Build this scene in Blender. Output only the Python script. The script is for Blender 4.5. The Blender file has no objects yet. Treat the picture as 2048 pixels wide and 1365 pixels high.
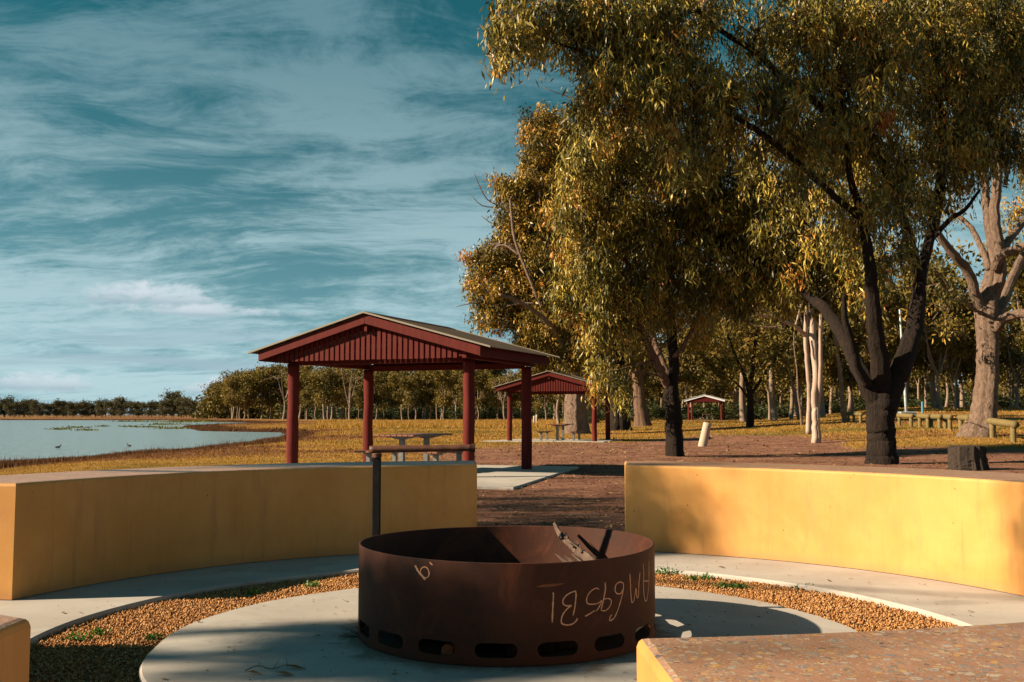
import bpy, bmesh, math, random
import numpy as np
from mathutils import Vector, Matrix

S = bpy.context.scene
COL = S.collection
# ------------------------------------------------------------------ camera
PITCH = math.radians(4.197)
CAMH = 1.25
cd = bpy.data.cameras.new('camera'); cam = bpy.data.objects.new('camera', cd); COL.objects.link(cam)
cd.sensor_width = 36.0; cd.lens = 36.0 * 2010 / 2048; cd.clip_start = 0.05; cd.clip_end = 9000
cam.location = (0, 0, CAMH); cam.rotation_euler = (math.pi / 2 + PITCH, 0, 0)
S.camera = cam
S.cycles.diffuse_bounces = 2; S.cycles.glossy_bounces = 2; S.cycles.max_bounces = 6
# ------------------------------------------------------------------ sun, sky, exposure
SUN_EL, SUN_AZ = math.radians(27), math.radians(10)     # light travels to +x, a little to +y
sd = bpy.data.lights.new('sun', 'SUN'); sd.energy = 5.0; sd.angle = math.radians(0.55); sd.color = (1.0, 0.78, 0.53)
sun = bpy.data.objects.new('sun', sd); COL.objects.link(sun)
LDIR = Vector((math.cos(SUN_EL) * math.cos(SUN_AZ), math.cos(SUN_EL) * math.sin(SUN_AZ), -math.sin(SUN_EL)))
sun.rotation_euler = LDIR.to_track_quat('-Z', 'Y').to_euler(); sun.location = (-30, 0, 30)
S.view_settings.view_transform = 'Standard'; S.view_settings.look = 'None'
S.view_settings.exposure = 1.4; S.view_settings.gamma = 1.0; S.view_settings.use_curve_mapping = False


class NT:
    """small helper to write node trees"""
    def __init__(s, nt): s.t = nt; s.N = nt.nodes; s.L = nt.links
    def n(s, typ, **kw):
        nd = s.N.new(typ)
        for k, v in kw.items():
            if k.startswith('i_'):
                nd.inputs[k[2:].replace('_', ' ')].default_value = v
            else:
                setattr(nd, k, v)
        return nd
    def l(s, a, b): s.L.new(a, b)
    def m(s, op, a, b=None, c=None, clamp=False):
        nd = s.N.new('ShaderNodeMath'); nd.operation = op; nd.use_clamp = clamp
        for i, v in enumerate((a, b, c)):
            if v is None: continue
            if isinstance(v, (int, float)): nd.inputs[i].default_value = v
            else: s.l(v, nd.inputs[i])
        return nd.outputs[0]
    def mr(s, v, a, b, c=0.0, d=1.0, smooth=True):
        nd = s.N.new('ShaderNodeMapRange'); nd.interpolation_type = 'SMOOTHSTEP' if smooth else 'LINEAR'
        s.l(v, nd.inputs[0])
        for i, q in enumerate((a, b, c, d)): nd.inputs[i + 1].default_value = q
        return nd.outputs[0]
    def mix(s, f, a, b, blend='MIX'):
        nd = s.N.new('ShaderNodeMix'); nd.data_type = 'RGBA'; nd.blend_type = blend
        for i, v in ((0, f), (6, a), (7, b)):
            if isinstance(v, (int, float)): nd.inputs[i].default_value = v
            elif isinstance(v, tuple): nd.inputs[i].default_value = (*v[:3], 1)
            else: s.l(v, nd.inputs[i])
        return nd.outputs[2]
    def noise(s, vec, scale, detail=4, rough=0.55, dist=0.0, dims='3D'):
        nd = s.N.new('ShaderNodeTexNoise'); nd.noise_dimensions = dims
        nd.inputs['Scale'].default_value = scale; nd.inputs['Detail'].default_value = detail
        nd.inputs['Roughness'].default_value = rough; nd.inputs['Distortion'].default_value = dist
        if vec is not None: s.l(vec, nd.inputs['Vector'])
        return nd.outputs['Fac']
    def mapping(s, vec, scale=(1, 1, 1), rot=(0, 0, 0), loc=(0, 0, 0)):
        nd = s.N.new('ShaderNodeMapping'); s.l(vec, nd.inputs[0])
        nd.inputs['Scale'].default_value = scale; nd.inputs['Rotation'].default_value = rot; nd.inputs['Location'].default_value = loc
        return nd.outputs[0]
    def ramp(s, f, stops):
        nd = s.N.new('ShaderNodeValToRGB'); e = nd.color_ramp.elements
        while len(e) < len(stops): e.new(0.5)
        for q, (p, c) in zip(e, stops): q.position = p; q.color = (*c[:3], 1)
        s.l(f, nd.inputs[0]); return nd.outputs[0]


# world: Nishita sky graded to teal, cirrus and low cumulus laid over it
W = bpy.data.worlds.new('World'); S.world = W; W.use_nodes = True
t = NT(W.node_tree); t.N.clear()
out = t.n('ShaderNodeOutputWorld'); bg = t.n('ShaderNodeBackground'); t.l(bg.outputs[0], out.inputs[0])
sky = t.n('ShaderNodeTexSky', sky_type='NISHITA', sun_disc=False, sun_elevation=SUN_EL, sun_rotation=math.radians(260),
          air_density=1.0, dust_density=0.6, ozone_density=1.5, altitude=200)
tc = t.n('ShaderNodeTexCoord'); D = tc.outputs['Generated']
sp = t.n('ShaderNodeSeparateXYZ'); t.l(D, sp.inputs[0])
dx, dy, dz = sp.outputs
zz = t.m('ADD', t.m('MAXIMUM', dz, 0.0), 0.20)
u = t.m('DIVIDE', dx, zz); v = t.m('DIVIDE', dy, zz)
cb = t.n('ShaderNodeCombineXYZ'); t.l(u, cb.inputs[0]); t.l(v, cb.inputs[1])
P = cb.outputs[0]
el = t.m('MAXIMUM', dz, 0.0)
lum = t.n('ShaderNodeRGBToBW'); t.l(sky.outputs[0], lum.inputs[0])
lumc = t.n('ShaderNodeCombineColor')
for i_ in range(3): t.l(lum.outputs[0], lumc.inputs[i_])
grade = t.mix(t.mr(el, 0.0, 0.36, 0, 1, False), (0.40, 0.73, 0.77), (0.075, 0.56, 0.70))
base = t.mix(1.0, lumc.outputs[0], grade, 'MULTIPLY')
# cirrus: drifting sheets, streaks and fine mottling
wp = t.n('ShaderNodeTexNoise'); wp.inputs['Scale'].default_value = 1.1; wp.inputs['Detail'].default_value = 4; t.l(P, wp.inputs['Vector'])
Pw = t.mix(0.45, P, wp.outputs['Color'], 'ADD')
m1 = t.mapping(Pw, (0.85, 1.05, 1), (0, 0, math.radians(28)), (3.1, 1.75, 0))
c1 = t.noise(m1, 2.3, 12, 0.72, 0.35)
m2 = t.mapping(Pw, (0.6, 2.1, 1), (0, 0, math.radians(-22)), (0.4, 5.2, 0))
c2 = t.noise(m2, 3.2, 12, 0.70, 0.5)
m3 = t.mapping(P, (0.55, 0.85, 1), (0, 0, math.radians(30)), (2.3, 0.8, 0))
c3 = t.noise(m3, 1.1, 3, 0.5, 0.4)
cc = t.m('ADD', t.m('MULTIPLY', c1, 0.46), t.m('ADD', t.m('MULTIPLY', c2, 0.38), t.m('MULTIPLY', c3, 0.36)))
cov = t.mr(el, 0.02, 0.42, 0.07, 0.0, False)
cir = t.mr(t.m('ADD', cc, cov), 0.550, 0.72, 0.0, 0.78)
ccol = t.mix(t.mr(el, 0.03, 0.40), (5.2, 6.7, 6.8), (1.55, 2.85, 3.2))
skyc = t.mix(cir, base, ccol)
# grey bands of stratus near the horizon
m4 = t.mapping(D, (2.6, 2.6, 30.0), (0, 0, 0), (0.3, 0.2, 0.1))
c4 = t.noise(m4, 1.2, 5, 0.55, 0.8)
band = t.m('MULTIPLY', t.mr(c4, 0.44, 0.60), t.m('MULTIPLY', t.mr(el, 0.0, 0.02), t.mr(el, 0.115, 0.05)))
skyc = t.mix(t.m('MULTIPLY', band, 0.75), skyc, (3.3, 4.5, 4.9))
# low cumulus
m5 = t.mapping(D, (1, 1, 1.9))
c5 = t.noise(m5, 30.0, 8, 0.62, 0.3)
def puff(az, elv, wa, we, thr, base_flat=True):
    a = math.radians(az); e = math.radians(elv)
    ux = t.m('DIVIDE', t.m('SUBTRACT', t.m('ARCTAN2', dx, dy), a), math.radians(wa))
    uz = t.m('DIVIDE', t.m('SUBTRACT', t.m('ARCSINE', dz), e), math.radians(we))
    uz = t.m('MULTIPLY', uz, t.mr(uz, -0.2, 0.2, 1.9, 1.0)) if base_flat else uz
    r2 = t.m('ADD', t.m('MULTIPLY', ux, ux), t.m('MULTIPLY', uz, uz))
    s_ = t.m('ADD', t.m('MULTIPLY', t.m('SUBTRACT', 1.0, r2), 0.24), t.m('SUBTRACT', c5, thr))
    return t.mr(s_, -0.02, 0.26, 0, 0.80), uz
for az, elv, wa, we, thr in ((-21.6, 6.25, 1.9, 0.95, 0.47), (-19.0, 6.2, 2.4, 0.9, 0.47), (-17.6, 5.55, 6.5, 0.5, 0.53), (-25.4, 1.55, 3.2, 0.8, 0.50), (-15.3, 1.35, 3.8, 0.75, 0.50), (-34, 5.0, 5, 1.2, 0.5),
                              (48, 7, 5, 1.3, 0.5), (-70, 6, 6, 1.4, 0.5), (110, 6, 6, 1.4, 0.5), (170, 7, 6, 1.5, 0.5), (-130, 6, 5, 1.3, 0.5)):
    f, uz = puff(az, elv, wa, we, thr)
    pc = t.mix(t.mr(uz, -0.5, 0.55), (3.9, 4.8, 5.2), (6.6, 7.0, 7.2))
    skyc = t.mix(f, skyc, pc)
skyc = t.mix(1.0, skyc, (0.78, 0.82, 0.86), 'MULTIPLY')
t.l(skyc, bg.inputs[0]); bg.inputs[1].default_value = 0.05

# ------------------------------------------------------------------ pixel helpers (photo 2048x1365)
CP, SP = math.cos(PITCH), math.sin(PITCH)
def ray(px, py):
    a, c = (px - 1024) / 2010.0, -(py - 682.5) / 2010.0
    return np.array([a, CP - c * SP, SP + c * CP])
def at(px, py, z=0.0):
    r = ray(px, py); k = (z - CAMH) / r[2]; return np.array([r[0] * k, r[1] * k, z])
def atY(px, py, Y):
    r = ray(px, py); k = Y / r[1]; return np.array([r[0] * k, Y, CAMH + r[2] * k])
def sstep(a, b, x):
    q = np.clip((np.asarray(x, float) - a) / (b - a), 0, 1); return q * q * (3 - 2 * q)

RNG = np.random.default_rng(7)
PC = np.array([0.08, 5.86])            # middle of the circle of benches
WZ = -0.25                             # lake level
def vnoise(x, y, s, seed=0):
    """cheap value noise for terrain masks"""
    x = np.asarray(x, float) / s + seed * 17.3; y = np.asarray(y, float) / s + seed * 7.1
    xi, yi = np.floor(x), np.floor(y); fx, fy = x - xi, y - yi
    fx = fx * fx * (3 - 2 * fx); fy = fy * fy * (3 - 2 * fy)
    h = lambda a, b: np.modf(np.abs(np.sin(a * 127.1 + b * 311.7) * 43758.5453))[0]
    return (h(xi, yi) * (1 - fx) + h(xi + 1, yi) * fx) * (1 - fy) + (h(xi, yi + 1) * (1 - fx) + h(xi + 1, yi + 1) * fx) * fy
shore_px = [(-400, 982), (-150, 951), (0, 934), (59, 928), (146, 920.5), (205, 916), (293, 910), (381, 903), (469, 894.5), (571, 878.5), (586, 871),
            (571, 865.4), (498, 864), (410, 862.5), (388, 858), (372, 854.6), (440, 851), (545, 848.6), (552, 847.6), (498, 845.8), (425, 843.9),
            (337, 841.2), (146, 840.7), (0, 840.6), (-300, 840.5), (-600, 841)]
LAKE = np.array([at(a, b, WZ)[:2] for a, b in shore_px])
LAKE = np.vstack([LAKE, [[-420, 120], [-120, 20]]])
def lake_sd(x, y):
    """signed distance to the shoreline, positive on land"""
    x = np.asarray(x, float); y = np.asarray(y, float)
    d = np.full(x.shape, 1e9); ins = np.zeros(x.shape, bool)
    for i in range(len(LAKE)):
        a, b = LAKE[i], LAKE[(i + 1) % len(LAKE)]
        ab = b - a; k = np.clip(((x - a[0]) * ab[0] + (y - a[1]) * ab[1]) / (ab @ ab), 0, 1)
        d = np.minimum(d, np.hypot(x - a[0] - k * ab[0], y - a[1] - k * ab[1]))
        c = (a[1] > y) != (b[1] > y)
        with np.errstate(divide='ignore', invalid='ignore'):
            xx = (b[0] - a[0]) * (y - a[1]) / (b[1] - a[1]) + a[0]
        ins ^= c & (x < xx)
    return np.where(ins, -d, d)
def zland(x, y):
    x = np.asarray(x, float); y = np.asarray(y, float)
    uu = x / np.maximum(y, 1)
    z = 0.5 * sstep(6, 20, x) * sstep(22, 42, y) + 1.7 * sstep(0.22, 0.42, uu) * sstep(45, 130, y)
    z = z + 0.05 * (vnoise(x, y, 3.0, 1) - 0.5) * sstep(11, 14, y) + 0.02 * (vnoise(x, y, 0.7, 2) - 0.5) * sstep(10.5, 12, y)
    return z
def zt(x, y):
    x = np.asarray(x, float); y = np.asarray(y, float)
    z = zland(x, y)
    s = lake_sd(x, y)
    z = np.where(s < 6, np.minimum(z, WZ + np.clip(s * 0.07, -0.6, 0.25 + 0.35 * np.maximum(s, 0))), z)
    r = np.hypot(x - PC[0], y - PC[1])
    z = z - 0.03 * (1 - sstep(9, 12, r)) - 0.12 * (1 - sstep(4.3, 4.5, r))
    # bed under the shelter slab
    return z
def gat(px, py):
    """where the ray through a pixel meets the ground"""
    r = ray(px, py); k = 12.0
    for _ in range(60):
        z = float(zland(r[0] * k, r[1] * k)); kn = (z - CAMH) / r[2] if r[2] < -1e-5 else 400.0
        k = 0.5 * k + 0.5 * min(max(kn, 3), 500)
    return np.array([r[0] * k, r[1] * k, float(zland(r[0] * k, r[1] * k))])
def gY(px, Y):
    a = (px - 1024) / 2010.0 * Y * 1.0; return np.array([a, Y, float(zt(a, Y))])

# ------------------------------------------------------------------ object helpers
def link(o, parent=None):
    COL.objects.link(o)
    if parent is not None: o.parent = parent
    return o
def tag(o, label=None, cat=None, group=None, kind=None):
    if label: o['label'] = label
    if cat: o['category'] = cat
    if group: o['group'] = group
    if kind: o['kind'] = kind
    return o
def thing(name, label, cat, loc=(0, 0, 0), rz=0.0, group=None):
    o = bpy.data.objects.new(name, None); o.empty_display_size = 0.2
    o.location = loc; o.rotation_euler = (0, 0, rz); link(o)
    return tag(o, label, cat, group)
def copy_thing(root, loc, rz, label=None, group=None, scale=1.0):
    r = root.copy(); COL.objects.link(r); r.location = loc; r.rotation_euler = (0, 0, rz)
    r.scale = (scale,) * 3 if not isinstance(scale, tuple) else scale
    if label: r['label'] = label
    if group: r['group'] = group
    for ch in list(root.children):
        c = ch.copy(); COL.objects.link(c); c.parent = r
        for g in list(ch.children):
            d = g.copy(); COL.objects.link(d); d.parent = c
    return r
def mesh_np(name, verts, facesets, mat=None, smooth=False, tint=None):
    me = bpy.data.meshes.new(name)
    verts = np.asarray(verts, np.float32).reshape(-1, 3)
    loops = np.concatenate([np.asarray(f, np.int32).ravel() for f in facesets])
    tot = np.concatenate([np.full(len(f), np.asarray(f).shape[1], np.int32) for f in facesets])
    st = np.concatenate([[0], np.cumsum(tot)[:-1]]).astype(np.int32)
    me.vertices.add(len(verts)); me.vertices.foreach_set('co', verts.ravel())
    me.loops.add(len(loops)); me.loops.foreach_set('vertex_index', loops)
    me.polygons.add(len(tot)); me.polygons.foreach_set('loop_start', st)
    try: me.polygons.foreach_set('loop_total', tot)
    except Exception: pass
    if smooth: me.polygons.foreach_set('use_smooth', np.ones(len(tot), bool))
    if tint is not None:
        a = me.attributes.new('tint', 'FLOAT', 'POINT'); a.data.foreach_set('value', np.asarray(tint, np.float32))
    me.update(calc_edges=True)
    if mat: me.materials.append(mat)
    return me
def obj(name, me, parent=None): return link(bpy.data.objects.new(name, me), parent)

class MB:
    """collects boxes, tubes, prisms into one mesh"""
    def __init__(s): s.v = []; s.f = []; s.n = 0
    def add(s, verts, faces):
        s.v.append(np.asarray(verts, float)); s.f += [tuple(i + s.n for i in f) for f in faces]; s.n += len(verts); return s
    def box(s, lo, hi, M=None):
        (a, b, c), (d, e, f) = lo, hi
        V = np.array([(a, b, c), (d, b, c), (d, e, c), (a, e, c), (a, b, f), (d, b, f), (d, e, f), (a, e, f)], float)
        if M is not None: V = np.array([M @ Vector(q) for q in V])
        return s.add(V, [(3, 2, 1, 0), (4, 5, 6, 7), (0, 1, 5, 4), (1, 2, 6, 5), (2, 3, 7, 6), (3, 0, 4, 7)])
    def prism(s, poly, axis, a, b):
        """2D polygon extruded along axis (0 x, 1 y, 2 z)"""
        n = len(poly); V = []
        for h in (a, b):
            for p, q in poly: V.append({0: (h, p, q), 1: (p, h, q), 2: (p, q, h)}[axis])
        F = [tuple(range(n))[::-1], tuple(range(n, 2 * n))] + [(i, (i + 1) % n, n + (i + 1) % n, n + i) for i in range(n)]
        return s.add(V, F)
    def tube(s, pts, rad, sides=8, jit=0.0, rng=None, cap=True, resample=0):
        V, F = tube_np(pts, rad, sides, jit, rng, resample, cap); return s.add(V, F)
    def mesh(s, name, mat, smooth=False, bevel=0.0, seg=1):
        me = bpy.data.meshes.new(name); me.from_pydata([tuple(q) for q in np.concatenate(s.v)], [], s.f)
        bm = bmesh.new(); bm.from_mesh(me)
        bmesh.ops.recalc_face_normals(bm, faces=bm.faces)
        if bevel > 0:
            eds = [e for e in bm.edges if len(e.link_faces) == 2 and e.calc_face_angle(0) > 0.6]
            bmesh.ops.bevel(bm, geom=eds, offset=bevel, segments=seg, affect='EDGES', profile=0.5)
        bm.to_mesh(me); bm.free()
        if smooth: me.polygons.foreach_set('use_smooth', np.ones(len(me.polygons), bool))
        if mat: me.materials.append(mat)
        return me
    def build(s, name, mat, parent=None, **k): return obj(name, s.mesh(name, mat, **k), parent)

def catmull(pts, rad, k):
    pts = np.asarray(pts, float); rad = np.asarray(rad, float)
    if len(pts) < 3 or k <= 1:
        T = np.linspace(0, 1, max(2, k * (len(pts) - 1) + 1)) * (len(pts) - 1)
        i = np.minimum(T.astype(int), len(pts) - 2); f = (T - i)[:, None]
        return pts[i] * (1 - f) + pts[i + 1] * f, rad[i] * (1 - f[:, 0]) + rad[i + 1] * f[:, 0]
    q = np.vstack([2 * pts[0] - pts[1], pts, 2 * pts[-1] - pts[-2]]); o = []; ro = []
    for i in range(1, len(q) - 2):
        for j in range(k):
            f = j / k
            o.append(0.5 * (2 * q[i] + (q[i + 1] - q[i - 1]) * f + (2 * q[i - 1] - 5 * q[i] + 4 * q[i + 1] - q[i + 2]) * f * f + (3 * q[i] - q[i - 1] - 3 * q[i + 1] + q[i + 2]) * f ** 3))
            ro.append(rad[i - 1] * (1 - f) + rad[i] * f)
    o.append(pts[-1]); ro.append(rad[-1]); return np.array(o), np.array(ro)
def tube_np(pts, rad, sides=8, jit=0.0, rng=None, resample=0, cap=True):
    pts = np.asarray(pts, float); rad = np.broadcast_to(np.asarray(rad, float), (len(pts),)).copy()
    if resample > 1: pts, rad = catmull(pts, rad, resample)
    n = len(pts); T = np.gradient(pts, axis=0); T /= np.maximum(np.linalg.norm(T, axis=1), 1e-9)[:, None]
    up = np.array([0, 0, 1.0]) if abs(T[0][2]) < 0.9 else np.array([1.0, 0, 0])
    A = np.cross(T[0], up); A /= np.linalg.norm(A); V = np.zeros((n, sides, 3))
    ang = np.arange(sides) / sides * 2 * math.pi
    ridge = np.ones(sides)
    if jit and rng is not None: ridge = 1 + jit * rng.normal(size=sides)
    for i in range(n):
        A = A - T[i] * (A @ T[i]); A /= max(np.linalg.norm(A), 1e-9); B = np.cross(T[i], A)
        r = rad[i] * ridge
        if jit and rng is not None: r = r * (1 + 0.28 * jit * rng.normal(size=sides))
        V[i] = pts[i] + np.outer(np.cos(ang) * r, A) + np.outer(np.sin(ang) * r, B)
    F = []
    for i in range(n - 1):
        for j in range(sides):
            k = (j + 1) % sides; F.append((i * sides + j, i * sides + k, (i + 1) * sides + k, (i + 1) * sides + j))
    if cap: F += [tuple(range(sides))[::-1], tuple((n - 1) * sides + j for j in range(sides))]
    return V.reshape(-1, 3), F

# ------------------------------------------------------------------ materials
def new_mat(name):
    m = bpy.data.materials.new(name); m.use_nodes = True; q = NT(m.node_tree)
    b = q.N['Principled BSDF']; b.inputs['Specular IOR Level'].default_value = 0.3
    return m, q, b
def bump(q, b, h, strength=0.3, dist=0.01):
    nd = q.n('ShaderNodeBump'); nd.inputs['Strength'].default_value = strength; nd.inputs['Distance'].default_value = dist
    q.l(h, nd.inputs['Height']); q.l(nd.outputs[0], b.inputs['Normal'])
def obc(q): return q.n('ShaderNodeTexCoord').outputs['Object']
def simple(name, c1, c2, scale=8, rough=0.8, bs=0.2, bd=0.01, stretch=(1, 1, 1), detail=6, fine=60, spec=0.3, metal=0.0, c3=None):
    m, q, b = new_mat(name); o = obc(q); mp = q.mapping(o, stretch)
    a = q.noise(mp, scale, detail, 0.6); f = q.noise(mp, fine, 3, 0.6)
    col = q.mix(q.mr(a, 0.3, 0.7), c1, c2)
    if c3: col = q.mix(q.mr(q.noise(o, scale * 0.35, 5, 0.7, 0.6), 0.55, 0.72), col, c3)
    col = q.mix(q.m('MULTIPLY', q.mr(f, 0.3, 0.75), 0.35), col, tuple(x * 0.55 for x in c1))
    q.l(col, b.inputs['Base Color']); b.inputs['Roughness'].default_value = rough; b.inputs['Metallic'].default_value = metal
    b.inputs['Specular IOR Level'].default_value = spec
    bump(q, b, q.m('ADD', a, q.m('MULTIPLY', f, 0.6)), bs, bd)
    return m
M = {}
# yellow limewashed concrete of the benches
m, q, b = new_mat('yellow_concrete'); o = obc(q)
n1 = q.noise(o, 1.6, 6, 0.65, 0.4); n2 = q.noise(q.mapping(o, (1, 1, 0.35)), 9, 6, 0.65); n3 = q.noise(o, 70, 3, 0.6)
col = q.mix(q.mr(n1, 0.32, 0.68), (0.4628, 0.222, 0.05504), (0.5189, 0.2705, 0.07939))
col = q.mix(q.m('MULTIPLY', q.mr(n2, 0.45, 0.8), 0.5), col, (0.3926, 0.1817, 0.06986))
vo = q.n('ShaderNodeTexVoronoi'); vo.inputs['Scale'].default_value = 9; q.l(q.mapping(o, (1, 1, 0.7)), vo.inputs['Vector'])
drip = q.noise(q.mapping(o, (1, 1, 0.08)), 7.0, 6, 0.7, 0.3)
col = q.mix(q.m('MULTIPLY', q.mr(drip, 0.52, 0.68), 0.42), col, (0.309, 0.1507, 0.05711))
col = q.mix(q.m('MULTIPLY', q.mr(q.noise(o, 3.6, 9, 0.8, 1.0), 0.60, 0.72), 0.35), col, (0.5665, 0.3616, 0.1558))
pit = q.m('MULTIPLY', q.mr(vo.outputs['Distance'], 0.065, 0.03), q.mr(q.noise(o, 2.3, 2), 0.50, 0.56))
col = q.mix(pit, col, (0.1122, 0.06863, 0.03175))
sz = q.n('ShaderNodeSeparateXYZ'); q.l(o, sz.inputs[0])
col = q.mix(q.m('MULTIPLY', q.mr(q.m('ADD', sz.outputs[2], q.m('MULTIPLY', n2, 0.14)), 0.17, 0.07), 0.45), col, (0.3226, 0.1535, 0.07409))
q.l(col, b.inputs['Base Color']); b.inputs['Roughness'].default_value = 0.62
bump(q, b, q.m('ADD', q.m('MULTIPLY', n3, 0.5), q.m('SUBTRACT', n2, q.m('MULTIPLY', pit, 1.5))), 0.22, 0.006)
M['yellow'] = m
# exposed aggregate of the bench tops
m, q, b = new_mat('exposed_aggregate'); o = obc(q)
wob = q.n('ShaderNodeTexNoise'); wob.inputs['Scale'].default_value = 45; q.l(o, wob.inputs['Vector'])
o2 = q.mix(0.018, o, wob.outputs['Color'], 'ADD')
col = q.mix(q.mr(q.noise(o, 5, 6, 0.7), 0.3, 0.7), (0.253, 0.1288, 0.0759), (0.3565, 0.2012, 0.1323))
pm = None
for sc, lim, seed in ((36, 0.44, 0.0), (60, 0.42, 3.7), (120, 0.40, 8.1)):
    vo = q.n('ShaderNodeTexVoronoi'); vo.inputs['Scale'].default_value = sc; q.l(q.mapping(o2, (1, 1, 1), (0, 0, seed), (seed, 0, 0)), vo.inputs['Vector'])
    hs = q.n('ShaderNodeSeparateColor'); q.l(vo.outputs['Color'], hs.inputs[0])
    chip = q.m('MULTIPLY', q.mr(vo.outputs['Distance'], lim, lim - 0.06), q.m('GREATER_THAN', hs.outputs[1], 0.42))
    cc_ = q.ramp(hs.outputs[0], [(0.0, (0.305, 0.1794, 0.09867)), (0.25, (0.1794, 0.1704, 0.1794)), (0.42, (0.4306, 0.2422, 0.06728)), (0.6, (0.3409, 0.305, 0.2691)), (0.78, (0.1435, 0.0897, 0.06728)), (0.92, (0.4126, 0.3409, 0.2512)), (1.0, (0.07176, 0.06279, 0.06728))])
    col = q.mix(chip, col, cc_); pm = chip if pm is None else q.m('MAXIMUM', pm, chip)
q.l(col, b.inputs['Base Color']); b.inputs['Roughness'].default_value = 0.42; b.inputs['Specular IOR Level'].default_value = 0.5
bump(q, b, q.m('ADD', pm, q.noise(o, 120, 3)), 0.25, 0.003)
M['terrazzo'] = m
# pale broom-finished concrete
m, q, b = new_mat('pale_concrete'); o = q.n('ShaderNodeNewGeometry').outputs['Position']
n1 = q.noise(o, 1.1, 7, 0.65, 0.5); n2 = q.noise(q.mapping(o, (2, 14, 2)), 4, 5, 0.6); n3 = q.noise(o, 140, 2)
col = q.mix(q.mr(n1, 0.3, 0.7), (0.2995, 0.2782, 0.2594), (0.3744, 0.3611, 0.341))
col = q.mix(q.m('MULTIPLY', q.mr(n2, 0.55, 0.75), 0.25), col, (0.2696, 0.1993, 0.1441))
st = q.mr(q.noise(o, 3.2, 5, 0.75, 1.0), 0.64, 0.76)
col = q.mix(q.m('MULTIPLY', q.mr(q.noise(o, 0.7, 8, 0.75, 1.5), 0.5, 0.66), 0.35), col, (0.187, 0.1595, 0.1375))
col = q.mix(q.m('MULTIPLY', st, 0.8), col, (0.2246, 0.1577, 0.1057))
# rust run-off around the ring of steel
sx = q.n('ShaderNodeSeparateXYZ'); q.l(o, sx.inputs[0])
rr = q.m('SQRT', q.m('ADD', q.m('POWER', q.m('ADD', sx.outputs[0], 0.03), 2.0), q.m('POWER', q.m('SUBTRACT', sx.outputs[1], 5.945), 2.0)))
rw = q.m('ADD', rr, q.m('MULTIPLY', q.m('SUBTRACT', q.noise(o, 4.5, 6, 0.7, 0.6), 0.5), 0.55))
col = q.mix(q.m('MULTIPLY', q.mr(rw, 1.05, 0.86), 0.8), col, (0.1198, 0.06227, 0.03842))
q.l(col, b.inputs['Base Color']); b.inputs['Roughness'].default_value = 0.8
bump(q, b, q.m('ADD', q.m('MULTIPLY', n3, 0.5), n2), 0.15, 0.004)
M['concrete'] = m
# weathering steel
m, q, b = new_mat('rusty_steel'); o = obc(q)
n1 = q.noise(o, 3, 7, 0.7, 0.5); n2 = q.noise(q.mapping(o, (1, 1, 0.22)), 10, 5, 0.6); n3 = q.noise(o, 90, 3, 0.7)
col = q.mix(q.mr(n1, 0.3, 0.72), (0.03259, 0.00961, 0.005066), (0.05703, 0.01573, 0.006624))
n4 = q.noise(o, 1.7, 8, 0.75, 1.2)
col = q.mix(q.m('MULTIPLY', q.mr(n4, 0.52, 0.66), 0.75), col, (0.1025, 0.02788, 0.01066))
col = q.mix(q.m('MULTIPLY', q.mr(n4, 0.46, 0.36), 0.7), col, (0.01804, 0.00984, 0.0082))
col = q.mix(q.m('MULTIPLY', q.mr(n2, 0.55, 0.78), 0.55), col, (0.02173, 0.008741, 0.005845))
col = q.mix(q.m('MULTIPLY', q.mr(n3, 0.5, 0.75), 0.35), col, (0.07605, 0.02272, 0.008569))
sz = q.n('ShaderNodeSeparateXYZ'); q.l(o, sz.inputs[0])
col = q.mix(q.m('MULTIPLY', q.mr(q.m('ADD', sz.outputs[2], q.m('MULTIPLY', n1, 0.16)), 0.22, 0.09), 0.55), col, (0.09233, 0.02272, 0.007793))
q.l(col, b.inputs['Base Color']); b.inputs['Roughness'].default_value = 0.68; b.inputs['Metallic'].default_value = 0.1
bump(q, b, q.m('ADD', n3, n2), 0.25, 0.003)
M['rust'] = m
M['scratch'] = simple('bare_scratched_steel', (0.62, 0.30, 0.17), (0.72, 0.40, 0.25), 30, 0.5, 0.1)
M['rust_orange'] = simple('orange_rust', (0.22, 0.07, 0.025), (0.16, 0.05, 0.02), 30, 0.7, 0.1)
M['dark_steel'] = simple('dark_painted_steel', (0.012, 0.013, 0.015), (0.022, 0.02, 0.019), 14, 0.85, 0.1, spec=0.06, c3=(0.03, 0.016, 0.012))
M['rust_pipe'] = simple('rusty_pipe', (0.06, 0.03, 0.022), (0.12, 0.045, 0.025), 18, 0.6, 0.3, 0.004)
M['ash'] = simple('ash_and_charcoal', (0.00675, 0.006075, 0.005625), (0.02025, 0.018, 0.01688), 12, 0.95, 0.6, 0.03)
M['driftwood'] = simple('weathered_wood', (0.0576, 0.036, 0.0264), (0.12, 0.0816, 0.0624), 22, 0.8, 0.6, 0.006, (1, 1, 0.15))
M['red_paint'] = simple('red_stained_timber', (0.07507, 0.01, 0.00833), (0.1026, 0.01428, 0.01146), 5, 0.7, 0.25, 0.004, (3, 3, 0.5), fine=45, spec=0.12)
M['red_log'] = simple('red_stained_log', (0.08258, 0.01107, 0.00903), (0.1126, 0.01678, 0.01319), 4, 0.75, 0.4, 0.008, (3, 3, 0.35), fine=40, spec=0.12, c3=(0.08008, 0.01, 0.00833))
M['roof'] = simple('weathered_roof_steel', (0.05694, 0.047, 0.03856), (0.07344, 0.06168, 0.05141), 3, 0.95, 0.1, 0.004, spec=0.0)
M['flashing'] = simple('cream_roof_edge', (0.1894, 0.1668, 0.1307), (0.2164, 0.1938, 0.1578), 4, 0.5, 0.05)
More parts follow.
